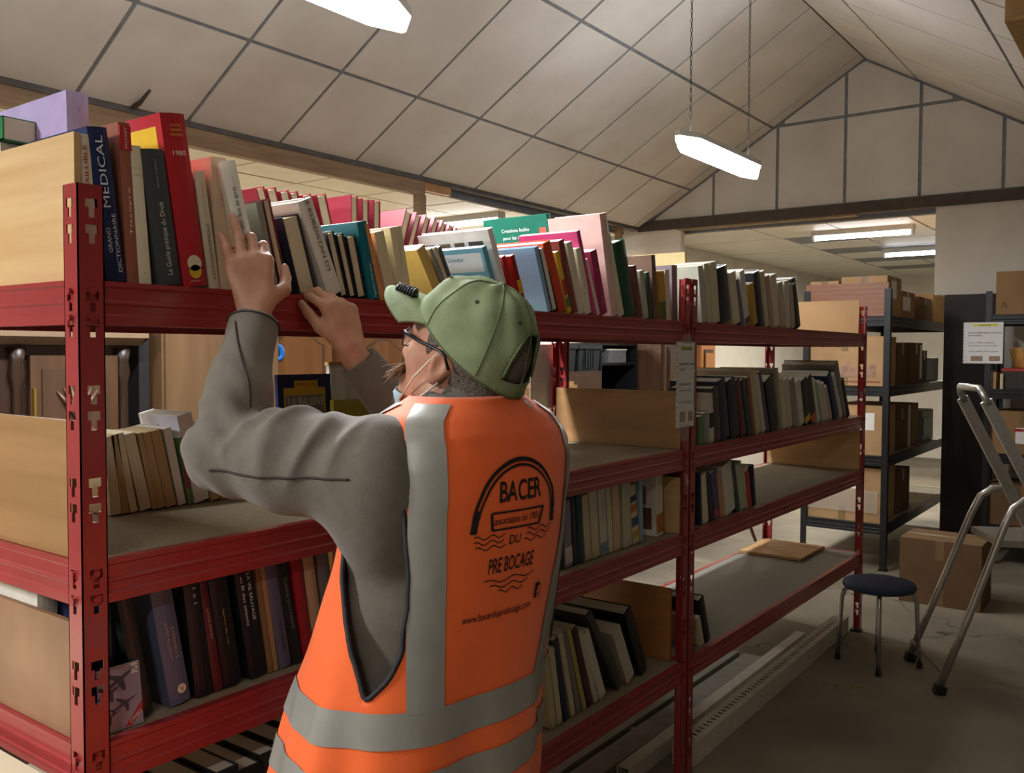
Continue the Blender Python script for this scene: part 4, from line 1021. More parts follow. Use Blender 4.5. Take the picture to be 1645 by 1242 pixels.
vtext('PRE BOCAGE', 0, -.089, .032, .098, .008)
for x0, x1, y in ((-.055, .055, -.101), (-.042, .042, -.110), (-.024, .03, -.119)): wave(x0, x1, y)
vtext('www.bacerduprebocage.com', -.012, -.157, .0155, .142, .006)
vribbon([(.073, -.122), (.073, -.146)], .013)
V_, F_ = text_mesh('f', 1, .02, 'CENTER')
MB().add([vmap(.0745+v[0]*.024, -.146+v[1]*.026, .003) for v in V_], F_).build('logo_print', ORANGE, vest)

# ---------- fleece sweater ----------
def build_sweater():
    S = SDF((-.06, -.72, .80), (.90, .06, 1.66), .0045)
    S.ell((.35, -.39, .95), TAX, (.185, .135, .16), .05); S.ell((.375, -.395, 1.10), TAX, (.178, .122, .17), .05)
    S.ell((.418, -.422, 1.28), TAX, (.172, .108, .14), .05)
    S.cone(SHL+[.03,0,-.01], SHR+[-.06,0.01,-.01], .058, .05, .05)
    S.cone(NECK-[0,0,.03], NECK+(hp(-.02, 0, -.055)-NECK)*.25, .072, .068, .02)
    for s_, e_, w_, a in ((SHL, ELL_, WRL, 1), (SHR+np.array([-.03, .03, 0]), ELR, WRR, 0)):
        mid = s_*.45+e_*.55-np.array([0,0,.006])
        S.cone(s_, mid, .068 if a else .055, .069 if a else .06, .04)
        if a: S.cone(s_-np.array([0,0,.04]), mid, .066, .066, .04)
        S.cone(mid, e_, .071, .058, .04); S.cone(e_, e_+(w_-e_)*.4, .058, .052, .03); S.cone(e_+(w_-e_)*.4, w_+(w_-e_)*.03, .052, .040, .02)
        if a: S.ell(s_+[-.0 if a else 0, .0, -.08], np.eye(3), (.06, .07, .09), .05)
    # open cuff ends
    for e_, w_ in ((ELL_, WRL), (ELR, WRR)):
        d = unit(w_-e_); p = w_+(w_-e_)*.03
        S.cone(p+d*.012, p+d*.07, .05, .05, 0, sub=True)
    return S.surface()
V, Fs = build_sweater()
V = np.asarray(V, float); Nn = vnormals(V, Fs)
def arm_wrinkles(V, s_, e_, w_, sg):
    out = np.zeros(len(V))
    for a, b, nfr, amp, t0 in ((s_, e_, 4.2, .0085, .40), (e_, w_, 4.0, .0065, .05)):
        ab = b-a; L = np.linalg.norm(ab); u = ab/L; t = ((V-a)@u)/L
        rad = V-a-np.outer(t*L, u); dist = np.linalg.norm(rad, axis=1)
        e1 = unit(np.cross(u, [0,0,1])); e2 = np.cross(u, e1); ang = np.arctan2(rad@e2, rad@e1)
        m = (t > -.05) & (t < 1.05) & (dist < .11)
        env = np.exp(-((t-t0)/.5)**2)*np.clip((1.05-t)*6, 0, 1)*np.clip((t+.05)*6, 0, 1)
        q = np.clip(np.cos(ang+2.2), 0, 1)**1.3
        f = np.sin(2*PI*t*nfr+2.0*(ang+2.36)+.8*np.sin(t*9+ang*3))
        f = np.where(f > 0, np.abs(f)**1.5, -np.abs(f)**.9*.6)
        out += np.where(m, amp*env*f*q, 0)
    # bunching at the elbow
    d = np.linalg.norm(V-e_, axis=1); ang = (V-e_)@unit((s_+w_)/2-e_)
    out += .006*np.exp(-(d/.09)**2)*np.sin(ang*140)
    return out
V = V+Nn*(arm_wrinkles(V, SHL, ELL_, WRL, 1)+arm_wrinkles(V, SHR, ELR, WRR, -1)+.002*np.sin(V[:,2]*40+V[:,0]*25))[:, None]
FLEECE = mat('grey_fleece', '6b6459', .9, .08, 60, .25, bscale=420)
FLEECE.node_tree.nodes['Principled BSDF'].inputs['Sheen Weight'].default_value = .25
sweater = np_mesh('fleece_sweater', V, Fs, FLEECE, body, 1); sweater['label'] = 'grey brown fleece sweater'
tri = [tuple(f) for f in Fs]; bvh = BVHTree.FromPolygons([tuple(p) for p in V], tri)
def onsweater(p, d, off=.0012):
    h = bvh.ray_cast(Vector(p)+Vector(d)*.3, -Vector(d), .3)
    return (h[0]+h[1]*off) if h[0] is not None else None
SEAM = mat('dark_seam', '35302c', .9, .05)
def seam(pts, r=.0016):
    pts = [p for p in pts if p is not None]
    run = pts[:1]
    for p in pts[1:]:
        if (p-run[-1]).length < .035: run.append(p)
    pts = run
    if len(pts) > 2: MB().tube(pts, r, 5).build('seam', SEAM, sweater, True)
cd_ = unit(CAM-np.array([.2, -.3, 1.4])); dn = unit(cd_*1.0+np.array([0,0,-.30]))
seam([onsweater(SHL+(ELL_-SHL)*t, dn) for t in np.linspace(.18, 1.08, 40)])
for tt, dd in ((.93, 0), (1.015, 0)):
    c = ELL_+(WRL-ELL_)*tt; u = unit(WRL-ELL_); e1 = unit(np.cross(u, [0,0,1])); e2 = np.cross(u, e1)
    seam([onsweater(c, e1*math.cos(a)+e2*math.sin(a)) for a in np.linspace(0, 2*PI, 30)])
c0 = ELL_+(WRL-ELL_)*.93
seam([onsweater(c0+(ELL_-c0)*t*.8, unit(cd_+Rv*(-.6+1.5*t))) for t in np.linspace(0, .9, 24)])
# shoulder seam
c = SHL+(ELL_-SHL)*.02; u = unit(ELL_-SHL); e1 = unit(np.cross(u, [0,0,1])); e2 = np.cross(u, e1)

# ---------- trousers, shoes ----------
S = SDF((.05, -.62, .05), (.70, -.12, 1.06), .007)
for h_, kn_, an_ in (((.265,-.40,.90), (.235,-.375,.49), (.225,-.42,.10)), ((.445,-.39,.90), (.475,-.365,.49), (.485,-.41,.10))):
    S.cone(h_, kn_, .108, .080, .03); S.cone(kn_, an_, .080, .070, .02)
S.ell((.352, -.40, .94), np.eye(3), (.165, .115, .12), .05)
V, Fs = S.surface(); np_mesh('trousers', V, Fs, mat('dark_trousers', '23262f', .85, .12, 60, .2), body, 2)
for x, y in ((.225, -.42), (.485, -.41)):
    S = SDF((x-.08, y-.12, 0), (x+.08, y+.24, .16), .005)
    S.cone((x, y-.02, .05), (x, y+.14, .042), .046, .04, .01); S.cone((x, y, .05), (x, y, .12), .045, .045, .02); S.cone((x, y-.04, .018), (x, y+.16, .018), .038, .034, .01)
    V, Fs = S.surface(); np_mesh('shoe', V, Fs, mat('dark_shoe', '2a2522', .6, .1), body, 1)

# ---------- cap ----------
CAPM = mat('sage_cap', '7d8c66', .85, .07, 30, .2, bscale=260, col2='8d9c76')
SEAMC = mat('cap_stitch', '5f6d4c', .85, .05)
def rim(phi):            # phi 0 front, +90 left; height of the rim above the head centre
    return .050*(.5+.5*math.cos(phi))-.030*(.5-.5*math.cos(phi))
def cap_pt(phi, s, off=0):   # s 0 at the rim, 1 at the crown
    a = s*PI/2; r0 = rim(phi)
    top = .128
    fx_, lx = .109, .0875
    pinch = math.cos(a)**.85
    f_ = -.004+fx_*math.cos(phi)*pinch*(1+.02*math.sin(2*a)); l_ = lx*math.sin(phi)*pinch
    u_ = r0+(top-r0)*math.sin(a)**.92
    f_ -= .012*math.sin(a)
    d = .0022*math.sin(phi*9+s*6)*math.sin(2*a)+.0016*math.sin(phi*4-s*13)
    n = unit(np.array([math.cos(phi)*pinch, math.sin(phi)*pinch, math.sin(a)+1e-3]))*(off+d)
    return hp(f_+n[0], l_+n[1], u_+n[2])
def hole(phi, s):
    dphi = abs((phi-PI+PI) % (2*PI)-PI)
    return dphi < .52 and s > .10 and (dphi/.52)**2+((s-.10)/.36)**2 < 1
mb = MB(); n1, n2 = 96, 34
for j in range(n2+1):
    for i in range(n1): mb.v.append(tuple(cap_pt(2*PI*i/n1, j/n2)))
for j in range(n2):
    for i in range(n1):
        if hole(2*PI*(i+.5)/n1, (j+.5)/n2): continue
        mb.f.append((j*n1+i, j*n1+(i+1) % n1, (j+1)*n1+(i+1) % n1, (j+1)*n1+i))
cap = mb.build('cap', CAPM, body, True); cap['label'] = 'sage green baseball cap'
q = cap.modifiers.new('thick', 'SOLIDIFY'); q.thickness = .0022; q.offset = 1
for k in range(6):
    phi = PI/6+k*PI/3
    phi = [0, PI*.36, PI*.70, PI, PI*1.30, PI*1.64][k]
    pts = [cap_pt(phi, s, .003) for s in np.linspace(.02, .98, 26) if not hole(phi, s)]
    MB().tube(pts, .0012, 5).build('seam', SEAMC, cap, True)
edge = [cap_pt(PI+.52*math.cos(t), .10+.36*math.sin(t), .003) for t in np.linspace(0, PI, 26)]
MB().tube(edge, .0022, 6).build('opening_trim', SEAMC, cap, True)
MB().tube([cap_pt(phi, .005, .002) for phi in np.linspace(0, 2*PI, 60)], .0018, 5).build('rim_stitch', SEAMC, cap, True)
for phi, s in ((PI*.53, .52), (PI*.18, .52), (PI*.85, .52), (PI*1.47, .52)):
    p = cap_pt(phi, s, .003); p2 = cap_pt(phi, s, .0046); MB().tube([p, p2], .0034, 10).build('eyelet', mat('eyelet_dark', '3c4632', .8, 0), cap)
MB().lathe([(.0, 0), (.006, .0005), (.0075, .003), (.004, .006), (0, .0065)], 12).build('button', CAPM, cap, True, tuple(cap_pt(0, 1, .001)))
# brim
mb = MB(); nu, nv = 28, 10
for k in (0, 1):
    for i in range(nu+1):
        phi = -1.08+2.16*i/nu
        b0 = cap_pt(phi, .02, .001)
        for j in range(nv+1):
            t = j/nv; ex = .084*math.cos(phi*.95)**.8 if abs(phi) < 1.5 else 0
            p = b0+HF*ex*t+HU*(.004*t-.012*t*t+.001-.012*(math.sin(phi)**2)*t-.0055*k)-HL*0
            p = p+HL*math.sin(phi)*.006*t
            mb.v.append(tuple(p))
st = (nu+1)*(nv+1)
for i in range(nu):
    for j in range(nv):
        a, b, c, d = i*(nv+1)+j, (i+1)*(nv+1)+j, (i+1)*(nv+1)+j+1, i*(nv+1)+j+1
        mb.f.append((a, b, c, d)); mb.f.append((st+a, st+d, st+c, st+b))
    a, b = i*(nv+1)+nv, (i+1)*(nv+1)+nv; mb.f.append((a, b, st+b, st+a))
for j in range(nv): mb.f.append((j, j+1, st+j+1, st+j)); q0 = nu*(nv+1); mb.f.append((q0+j+1, q0+j, st+q0+j, st+q0+j+1))
brim = mb.build('brim', CAPM, cap, True)
# black coil clip sitting on the brim
p0 = hp(.116, .034, .046); p1 = hp(.164, .022, .038)
coil = [Vector(p0+(p1-p0)*t+(HU*.0085*math.cos(t*2*PI*7)+HL*.0085*math.sin(t*2*PI*7))+HU*.012) for t in np.linspace(0, 1, 90)]
clip = MB().tube(coil, .0024, 6).build('coil_clip', BLACK, body, True); clip['label'] = 'black coiled clip on the cap brim'
MB().tube([p0+HU*.010, p1+HU*.012], .0065, 8).build('clip_core', BLACK, clip, True)
# ---------- hair ----------
S = SDF(HC-.15, HC+.15, .0035)
S.ell(hp(-.006, 0, .018), HAX, (.1035, .0815, .097), .0)
S.cone(hp(-.05, 0, -.05), hp(-.045, 0, -.085), .056, .05, .02)
S.ell(hp(.098, 0, -.01), HAX, (.062, .2, .2), .004, sub=True)          # face
S.ell(hp(.06, 0, -.10), HAX, (.085, .2, .085), .01, sub=True)
for sg in (1, -1): S.ell(hp(.0, .085*sg, -.03), HAX, (.030, .03, .040), .004, sub=True)
S.cone(hp(-.03, 0, -.14), hp(-.03, 0, -.10), .075, .06, .01, sub=True)
V, Fs = S.surface(); np_mesh('hair', V, Fs, mat('buzzed_hair', '4c4139', .95, 0, 220, .6, col2='7d7266'), body, 1)
# ---------- glasses ----------
g = MB(); FR = mat('glasses_frame', '18191f', .3, .05)
def rect_loop(l0, n=20): return [hp(.104-.010*abs(l0+.021*math.cos(t)+0)/.05, l0+.024*math.copysign(abs(math.cos(t))**.7, math.cos(t)), -.012+.0175*math.copysign(abs(math.sin(t))**.7, math.sin(t))) for t in np.linspace(0, 2*PI, n, endpoint=False)]
gl = MB()
for l0 in (.034, -.034): gl.tube(rect_loop(l0), .0014, 6, closed=True)
gl.tube([hp(.102, .011, -.008), hp(.106, 0, -.004), hp(.102, -.011, -.008)], .0016, 6)
glasses = gl.build('glasses', FR, body, True); glasses['label'] = 'black framed glasses'
for l0 in (.034, -.034):
    pts = rect_loop(l0); mb = MB(); mb.add(pts, [tuple(range(len(pts)))]); mb.build('lens', mat('lens_glass', 'f2f4f6', .03, 0, trans=.9, alpha=.35), glasses)
for sg in (1, -1):
    mb = MB(); mb.tube([hp(.096, .057*sg, -.002), hp(.085, .070*sg, .000), hp(.045, .0785*sg, .0), hp(.0, .0845*sg, .004), hp(-.012, .085*sg, .000), hp(-.026, .083*sg, -.018)], [.0032, .0034, .0030, .0026, .0028, .003], 6)
    mb.build('temple_arm', FR, glasses, True)
# ---------- moustache ----------
random.seed(3)
mo = MB()
for i in range(260):
    l0 = random.uniform(-.036, .036); p = hp(.103-abs(l0)*.35, l0, -.066+random.uniform(-.006, .006)); pts = [p]
    d = unit(HF*random.uniform(.35, 1.0)-HU*random.uniform(.5, 1.2)+HL*(l0*14+random.uniform(-.4, .4)))
    for k in range(4): d = unit(d-HU*random.uniform(-.1, .35)+HL*random.uniform(-.2, .2)); p = p+d*random.uniform(.005, .0115); pts.append(p)
    mo.tube(pts, [.0009, .0009, .0008, .0006, .0003], 4)
for i in range(170):
    l0 = random.uniform(-.02, .02); p = hp(.090, l0, -.112+random.uniform(-.01, .008)); pts = [p]; d = unit(HF*random.uniform(.3, .8)-HU)
    for k in range(3): d = unit(d-HU*.2+HL*random.uniform(-.2, .2)); p = p+d*random.uniform(.004, .009); pts.append(p)
    mo.tube(pts, [.0009, .0008, .0006, .0003], 4)
q = mo.build('moustache', mat('grizzled_hair', '8a7256', .8, .3, 90), body, True); q['kind'] = 'stuff'
# ---------- surgical mask under the chin ----------
MASK = mat('mask_blue', 'a9c6d2', .85, .06, 60)
mk = MB(); nu, nv = 16, 7
for i in range(nu+1):
    for j in range(nv+1):
        a = -1.25+2.5*i/nu; t = j/nv
        r = .068+.006*math.sin(t*PI*3)
        mk.v.append(tuple(hp(.036+r*math.cos(a)*(.92-.25*t), .062*math.sin(a)*1.02, -.108-.045*t+.012*(1-math.cos(a)))))
mk.f = [(i*(nv+1)+j, (i+1)*(nv+1)+j, (i+1)*(nv+1)+j+1, i*(nv+1)+j+1) for i in range(nu) for j in range(nv)]
mask = mk.build('face_mask', MASK, body, True); mask['label'] = 'pale blue face mask pulled under the chin'
q = mask.modifiers.new('thick', 'SOLIDIFY'); q.thickness = .002
for sg in (1, -1):
    for (f0, u0), (f1, u1) in (((.058, -.112), (.004, .0)), ((.050, -.148), (-.016, -.046))):
        a, b = hp(f0, .060*sg, u0), hp(f1, .083*sg, u1); mid_ = (a+b)/2+HL*sg*.012
        MB().tube([a, mid_, b], .0017, 6).build('ear_loop', cmat('e0d2c2'), mask, True)
# collar of the T-shirt and tied end at the nape
col_ = [NECK+np.array([.070*math.cos(t), .066*math.sin(t)-.003, .030+.010*math.sin(t)]) for t in np.linspace(0, 2*PI, 40, endpoint=False)]
MB().tube(col_, .011, 8, closed=True).build('collar', mat('grey_collar', '6a6a62', .9, .1, 60), body, True)
kp = at(818, 650, d=1.50)
kn_ = MB(); kn_.tube([kp, kp+np.array([.012,-.010,-.004]), kp+np.array([.026,-.022,-.016]), kp+np.array([.030,-.026,-.030])], [.007, .011, .009, .005], 8)
kn_.tube([kp, kp+np.array([.010,-.014,.004]), kp+np.array([.022,-.03,-.006])], [.007, .009, .005], 8)
kn_.build('knotted_cord', cmat('d8d0bc'), body, True)

# ---------- the book in his left hand ----------
hb = make_book('white paperback being pulled out by the raised left hand', G1, tuple(at(396, 458, Y=-.03)), (0, 0, 0), .027, .13, .222, 'e6e2d4', 's',
  [('bien dans les apres', '3f5f72', 'up', .62, .012, .075), ('...', '2f2f33', 'up', .86, .010)], PAGEW)
hb.rotation_euler = (-.03, -.20, -.50)
# ================================================================== furniture in the side aisle
def arch_poly(x0, x1, z0, z1, rise, n=14):
    pts = [(x0, z0), (x1, z0), (x1, z1-rise)]
    for k in range(1, n):
        t = k/n; x = x1+(x0-x1)*t
        s = math.sin(t*PI)
        pts.append((x, z1-rise+rise*(s**1.5)))
    pts.append((x0, z1-rise))
    return pts
def cabinet_door(parent, x0, x1, z0, z1, y, m, arch=.06, two=True, knob=True):
    """frame-and-panel door in the plane y (front towards -y)"""
    d = MB().box(x0, x1, y-.022, y, z0, z1).build('door', m, parent)
    fr = .055; zm = z0+(z1-z0)*.42
    for (a, b, ar) in (((z0+fr), zm-fr/2, .0), (zm+fr/2, z1-fr, arch)) if two else ((z0+fr, z1-fr, arch),):
        poly = arch_poly(x0+fr, x1-fr, a, b, ar) if ar else [(x0+fr, a), (x1-fr, a), (x1-fr, b), (x0+fr, b)]
        # sunk groove moulding and raised field
        MB().prism(poly, lambda p, q, t: (p, y-.024-t, q), .006).build('moulding', MIDW, d)
        cx, cz_ = sum(p for p, _ in poly)/len(poly), sum(q for _, q in poly)/len(poly)
        pl = [(cx+(p-cx)*.86, cz_+(q-cz_)*.92) for p, q in poly]
        MB().prism(pl, lambda p, q, t: (p, y-.030-t, q), .008).build('raised_panel', m, d)
    if knob: MB().tube([(x1-.03, y-.022, (z0+z1)/2-.05), (x1-.03, y-.03, (z0+z1)/2), (x1-.03, y-.022, (z0+z1)/2+.05)], .006, 6).build('handle', mat('brass', 'b08d3c', .35, .1, metal=.8), d)
    return d
def armoire(label, x0, x1, y, z1, m, arch=.07, depth=.5, ndoor=2):
    r = empty('armoire', ((x0+x1)/2, y, 0)); tag(r, label, 'wardrobe')
    cx = (x0+x1)/2
    MB().box(x0-cx, x1-cx, 0, depth, .08, z1-.05).build('carcass', m, r)
    MB().prism([(-.05, 0), (-.05, .02), (-.03, .05), (0, .06), (0, 0)], lambda a, b, t: (x0-cx-.03+t, a, z1-.06+b), x1-x0+.06).build('cornice', m, r)
    MB().box(x0-cx-.03, x1-cx+.03, -.05, depth, z1, z1+.012).build('top_board', m, r)
    MB().box(x0-cx, x1-cx, -.02, depth, .0, .09).build('plinth', m, r)
    w_ = (x1-x0-.04)/ndoor
    for i in range(ndoor): cabinet_door(r, x0-cx+.02+i*w_+.004, x0-cx+.02+(i+1)*w_-.004, .12, z1-.09, -.001, m, arch)
    return r
# carved dark cabinet
r = empty('carved_cabinet', (.78, 2.02, 0)); tag(r, 'dark carved wooden cabinet with a cornice behind the left shelf end', 'cabinet')
MB().box(-.50, .50, .03, .55, .06, 1.57).build('carcass', DARKW, r)
MB().prism([(-.06, .03), (-.06, .05), (-.03, .02), (.0, 0), (.05, 0), (.05, .05)], lambda a, b, t: (-.54+t, a, 1.56+b), 1.08).build('cornice', mat('pale_cornice', '7d6850', .5, .1, 10), r)
MB().box(-.54, .54, -.04, .55, 1.61, 1.625).build('top_board', MIDW, r)
MB().box(-.5, .5, 0, .55, 0, .08).build('plinth', DARKW, r)
for x in (-.47, .06, .47):
    MB().lathe([(.022, .1), (.03, .14), (.02, .2), (.018, .7), (.03, .76), (.018, .8), (.018, 1.40), (.03, 1.45), (.024, 1.5), (.034, 1.55)], 14, (x, .02, 0)).build('turned_column', DARKW, r, True)
def flower(parent, x, z, s, y=-.012):
    b = MB()
    for k in range(8):
        a = k*PI/4; c, sn = math.cos(a), math.sin(a)
        pts = [(x+c*s*.12, y, z+sn*s*.12), (x+c*s*.45, y-.012, z+sn*s*.45), (x+c*s*.8, y-.008, z+sn*s*.8), (x+c*s, y, z+sn*s)]
        b.tube(pts, [s*.06, s*.17, s*.13, s*.03], 6)
    b.tube([(x, y, z), (x, y-.02, z)], [s*.22, s*.12], 10)
    b.build('carved_flower', wood('carving', '52392a', '6b4e38', (4,4,1), .4, 8), parent, True)
for x0, x1 in ((-.44, -.10), (.10, .44)):
    dd = MB().box(x0, x1, .0, .03, .12, 1.52).build('door', MIDW, r)
    MB().box(x0+.04, x1-.04, -.008, .0, .16, .78).build('raised_panel', DARKW, dd)
    MB().box(x0+.04, x1-.04, -.008, .0, .84, 1.47).build('raised_panel', wood('door_field', '3f2c1e', '523c2a', (4,4,.5), .4, 6), dd)
    xc = (x0+x1)/2
    flower(dd, xc, 1.18, .085); flower(dd, xc, .5, .085)
    b = MB()
    for k in range(-3, 4): b.tube([(xc, -.010, 1.27), (xc+k*.014, -.018, 1.34), (xc+k*.026, -.012, 1.42-abs(k)*.012)], [.006, .009, .003], 6)
    for k in range(-3, 4): b.tube([(xc, -.010, 1.09), (xc+k*.014, -.018, 1.02), (xc+k*.028, -.012, .93+abs(k)*.014)], [.006, .009, .003], 6)
    b.build('carved_leaves', MATS['carving'], dd, True)
    MB().tube([(x0+.012, -.006, 1.28), (x0+.012, -.006, 1.40)], .006, 8).build('hinge', mat('brass', 'b08d3c', .35, .1, metal=.8), dd)
# plain wardrobe side, dark slab
o = MB().box(0, .045, 0, .6, 0, 1.72).build('dark_slab', mat('black_slab', '1c1b1a', .6, .2), None, False, (1.335, 2.06, 0)); tag(o, 'black upright slab between the carved cabinet and the plain wardrobe', 'board')
r = empty('plain_wardrobe', (1.70, 2.0, 0)); tag(r, 'plain pale wooden wardrobe behind the tan paperbacks', 'wardrobe')
MB().box(-.30, .30, 0, .55, 0, 1.82).build('carcass', wood('pale_wardrobe', '5a4229', '6d5337', (4,4,.4), .5, 4), r)
MB().box(-.29, .03, -.014, 0, .05, 1.78).build('door', wood('pale_wardrobe', '5a4229', '6d5337'), r); MB().box(.036, .29, -.014, 0, .05, 1.78).build('door', MATS['pale_wardrobe'], r)
armoire('oak wardrobe with arched door panel beside the blue ring', 2.03, 2.56, 2.25, 1.80, OAK, .08, ndoor=1)
armoire('wide oak wardrobe with curved door panels behind the whale book', 2.66, 3.62, 2.25, 1.76, OAK, .07)
ring = at(437, 565, Y=1.95)
o = MB().tube([(.011*math.cos(t), 0, .030*math.sin(t)) for t in np.linspace(0, 2*PI, 24, endpoint=False)], .0075, 8, closed=True).build('blue_ring', mat('blue_plastic', '1c7ad8', .3, .05), None, True, (2.165, 2.205, 1.535)); o.scale = (2.2, 1, 1.15); o.rotation_euler.y = -.3
tag(o, 'bright blue plastic ring hanging on the oak wardrobe', 'ring')
# crates, chest and panels further along the aisle
r = empty('brown_chest', (5.05, 2.25, 0)); tag(r, 'brown wooden chest under the dark plastic crates', 'chest')
MB().box(-.42, .30, 0, .5, .04, 1.40).build('carcass', MIDW, r)
for k in range(4): q = MB().box(-.40, .28, -.014, 0, .08+k*.33, .38+k*.33).build('drawer', MIDW, r); MB().tube([(-.06, -.014, .23+k*.33), (-.06, -.03, .23+k*.33)], .014, 10).build('knob', DARKW, q)
MB().box(-.42, .30, .02, .5, 0, .04).build('plinth', DARKW, r)
def crate(label, x0, x1, y0, y1, z0, z1, m, grp=None):
    r = empty('plastic_crate', ((x0+x1)/2, (y0+y1)/2, z0)); tag(r, label, 'crate', grp); a, b = (x1-x0)/2, (y1-y0)/2; h = z1-z0
    V = [(-a*.94,-b*.94,0),(a*.94,-b*.94,0),(a*.94,b*.94,0),(-a*.94,b*.94,0),(-a,-b,h),(a,-b,h),(a,b,h),(-a,b,h)]
    MB().add(V, [(0,3,2,1),(4,5,6,7),(0,1,5,4),(1,2,6,5),(2,3,7,6),(3,0,4,7)]).build('body', m, r)
    MB().box(-a-.012, a+.012, -b-.012, b+.012, h-.03, h).build('rim', m, r)
    for k in range(4): MB().box(-a+.1+k*(2*a-.2)/3-.008, -a+.1+k*(2*a-.2)/3+.008, -b-.006, -b+.03, .02, h-.03).build('rib', m, r)
    return r
DKP = mat('dark_green_plastic', '20282c', .45, .1)
crate('dark plastic crate on the brown chest, left one', 4.66, 4.98, 2.25, 2.65, 1.402, 1.60, DKP, 'dark crates on the chest')
crate('dark plastic crate on the brown chest, right one', 5.02, 5.33, 2.25, 2.65, 1.402, 1.60, DKP, 'dark crates on the chest')
r = empty('black_cabinet', (5.72, 2.3, 0)); tag(r, 'black cabinet with an open shelf right of the dark crates', 'cabinet')
for a, b in ((-.30, -.28), (.28, .30)): MB().box(a, b, 0, .45, 0, 1.62).build('side_panel', BLACKP, r)
for z in (.04, .8, 1.44, 1.60): MB().box(-.28, .28, 0, .45, z, z+.02).build('shelf', BLACKP, r)
MB().box(-.28, .28, .43, .45, 0, 1.62).build('back_panel', BLACKP, r)
o = MB().box(-.14, .14, 0, .3, 0, .10).build('grey_box', mat('grey_box', '7d7f80', .6, .1), None, False, (5.72, 2.32, 1.461)); tag(o, 'grey box with white rim inside the black cabinet', 'box')
MB().box(-.145, .145, -.005, .3, .10, .112).build('lid', WHITE, o)
armoire('reddish brown wardrobe behind the taped notice', 6.06, 6.44, 2.1, 1.74, MIDW, .0, .5, 1)
armoire('orange wooden wardrobe behind the right shelving unit', 6.56, 6.90, 2.0, 1.72, wood('orange_wood', 'b0713a', 'c2854a', (4,4,.4), .45, 5), .0, .5, 1)
# stacked wooden crates behind the back post
for k in range(4):
    r = empty('slatted_crate', (3.30, 1.55, .003+k*.345)); tag(r, ['lowest', 'second', 'third', 'topmost'][k]+' wooden slatted crate in the stack behind the shelving', 'crate', 'stacked slatted crates')
    for j in range(4): MB().box(-.28, .28, -.2, -.188, .02+j*.08, .08+j*.08).build('slat', LIGHTW, r)
    for j in range(4): MB().box(-.28, -.268, -.188, .2, .02+j*.08, .08+j*.08).build('slat', LIGHTW, r)
    for j in range(4): MB().box(.268, .28, -.188, .2, .02+j*.08, .08+j*.08).build('slat', LIGHTW, r)
    for sx in (-.265, .245):
        for sy in (-.186, .166): MB().box(sx, sx+.02, sy, sy+.02, 0, .34).build('corner_post', LIGHTW, r)
    MB().box(-.265, .265, -.186, .186, .0, .012).build('bottom', LIGHTW, r)
# metal tube trolley frame
r = empty('tube_chair', (2.62, 1.15, 0)); tag(r, 'chrome tube chair frame behind the back post', 'chair')
for sx in (-.2, .2):
    MB().tube([(sx, -.2, 0), (sx, -.2, .44), (sx, -.17, .46)], .011, 8).build('leg', STEEL, r, True); MB().tube([(sx, .2, 0), (sx, .2, .46), (sx, .24, .9), (sx, .26, 1.45)], .011, 8).build('leg', STEEL, r, True)
MB().box(-.22, .22, -.2, .2, .46, .49).build('seat', BLACK, r); MB().tube([(-.2, .26, 1.45), (.2, .26, 1.45)], .011, 8).build('top_rail', STEEL, r, True); MB().box(-.2, .2, .235, .255, 1.0, 1.3).build('backrest', MIDW, r)

# ================================================================== notices
def notice(name, label, org, xd, wd, ht, lines, holes=True, pic=True):
    r = empty(name, org, math.atan2(xd[1], xd[0])); tag(r, label, 'notice')
    MB().box(0, wd, 0, .0008, 0, ht).build('sheet', WHITE, r)
    if holes: 
        for k in range(12): MB().box(.003, .007, -.0006, .0002, ht*(.06+.08*k), ht*(.06+.08*k)+.006).build('punch_hole', INK, r)
    MB().box(wd*.24, wd*.86, -.0006, .0, ht*.905, ht*.955).build('highlight', cmat('e2dc3c', .6, 0), r)
    for s, y, sz, ln, bold in lines: lettering(s, cmat('2a2a2c', .6, 0), r, (wd*.12 if ln else wd*.55, -.0008, ht*y), (1,0,0), (0,0,1), sz, ln, .01 if bold else 0, 'LEFT' if ln else 'CENTER')
    if pic:
        for a, b in ((.2, .5), (.66, .93)): MB().box(wd*a, wd*b, -.0006, 0, ht*.06, ht*.18).build('photo_print', mat('books_print', '5a4634', .6, 0, 140, col2='c9a884'), r)
    return r
LN = [('TRI DE LIVRES', .91, .013, None, 1), ('NE PAS METTRE DANS LES', .73, .011, .115, 1), ('ETAGERES :', .665, .011, .05, 1), ('-LES LIVRES ABIMES', .49, .011, .09, 0), ('(dechires, tres jaunis)', .42, .011, .10, 0), ('-LES LIVRES MOUILLES', .28, .011, .105, 0)]
xn = xat(1086, -.012, 1.45)
n1_ = notice('paper_notice', 'sorting notice taped to the double red post', (xn, -.014, 1.285), (1, 0), .138, .292, LN)
CLEAR = mat('clear_tape', 'cfc6c2', .15, 0, alpha=.28)
MB().add([(.03,-.002,.285), (.11,-.002,.285), (.118,.001,.32), (.045,.001,.322)], [(0,1,2,3)]).build('tape', CLEAR, n1_)
MB().add([(.02,-.002,.01), (.10,-.002,.01), (.105,.004,-.05), (.03,.004,-.05)], [(0,1,2,3)]).build('tape', CLEAR, n1_)
MB().box(-.006, .144, -.0016, -.0012, -.004, .296).build('plastic_sleeve', mat('clear_sleeve', 'e8e8e8', .12, 0, alpha=.10), n1_)
# the same kind of sheet seen from behind through the rack
n2_ = notice('paper_notice', 'sheet of paper seen from behind through the shelving beside the vest', (xat(876, .575, 1.45)+.10, .575, 1.325), (-1, 0), .20, .245, [(a, b, c, d*1.3 if d else d, e) for a, b, c, d, e in LN], False)

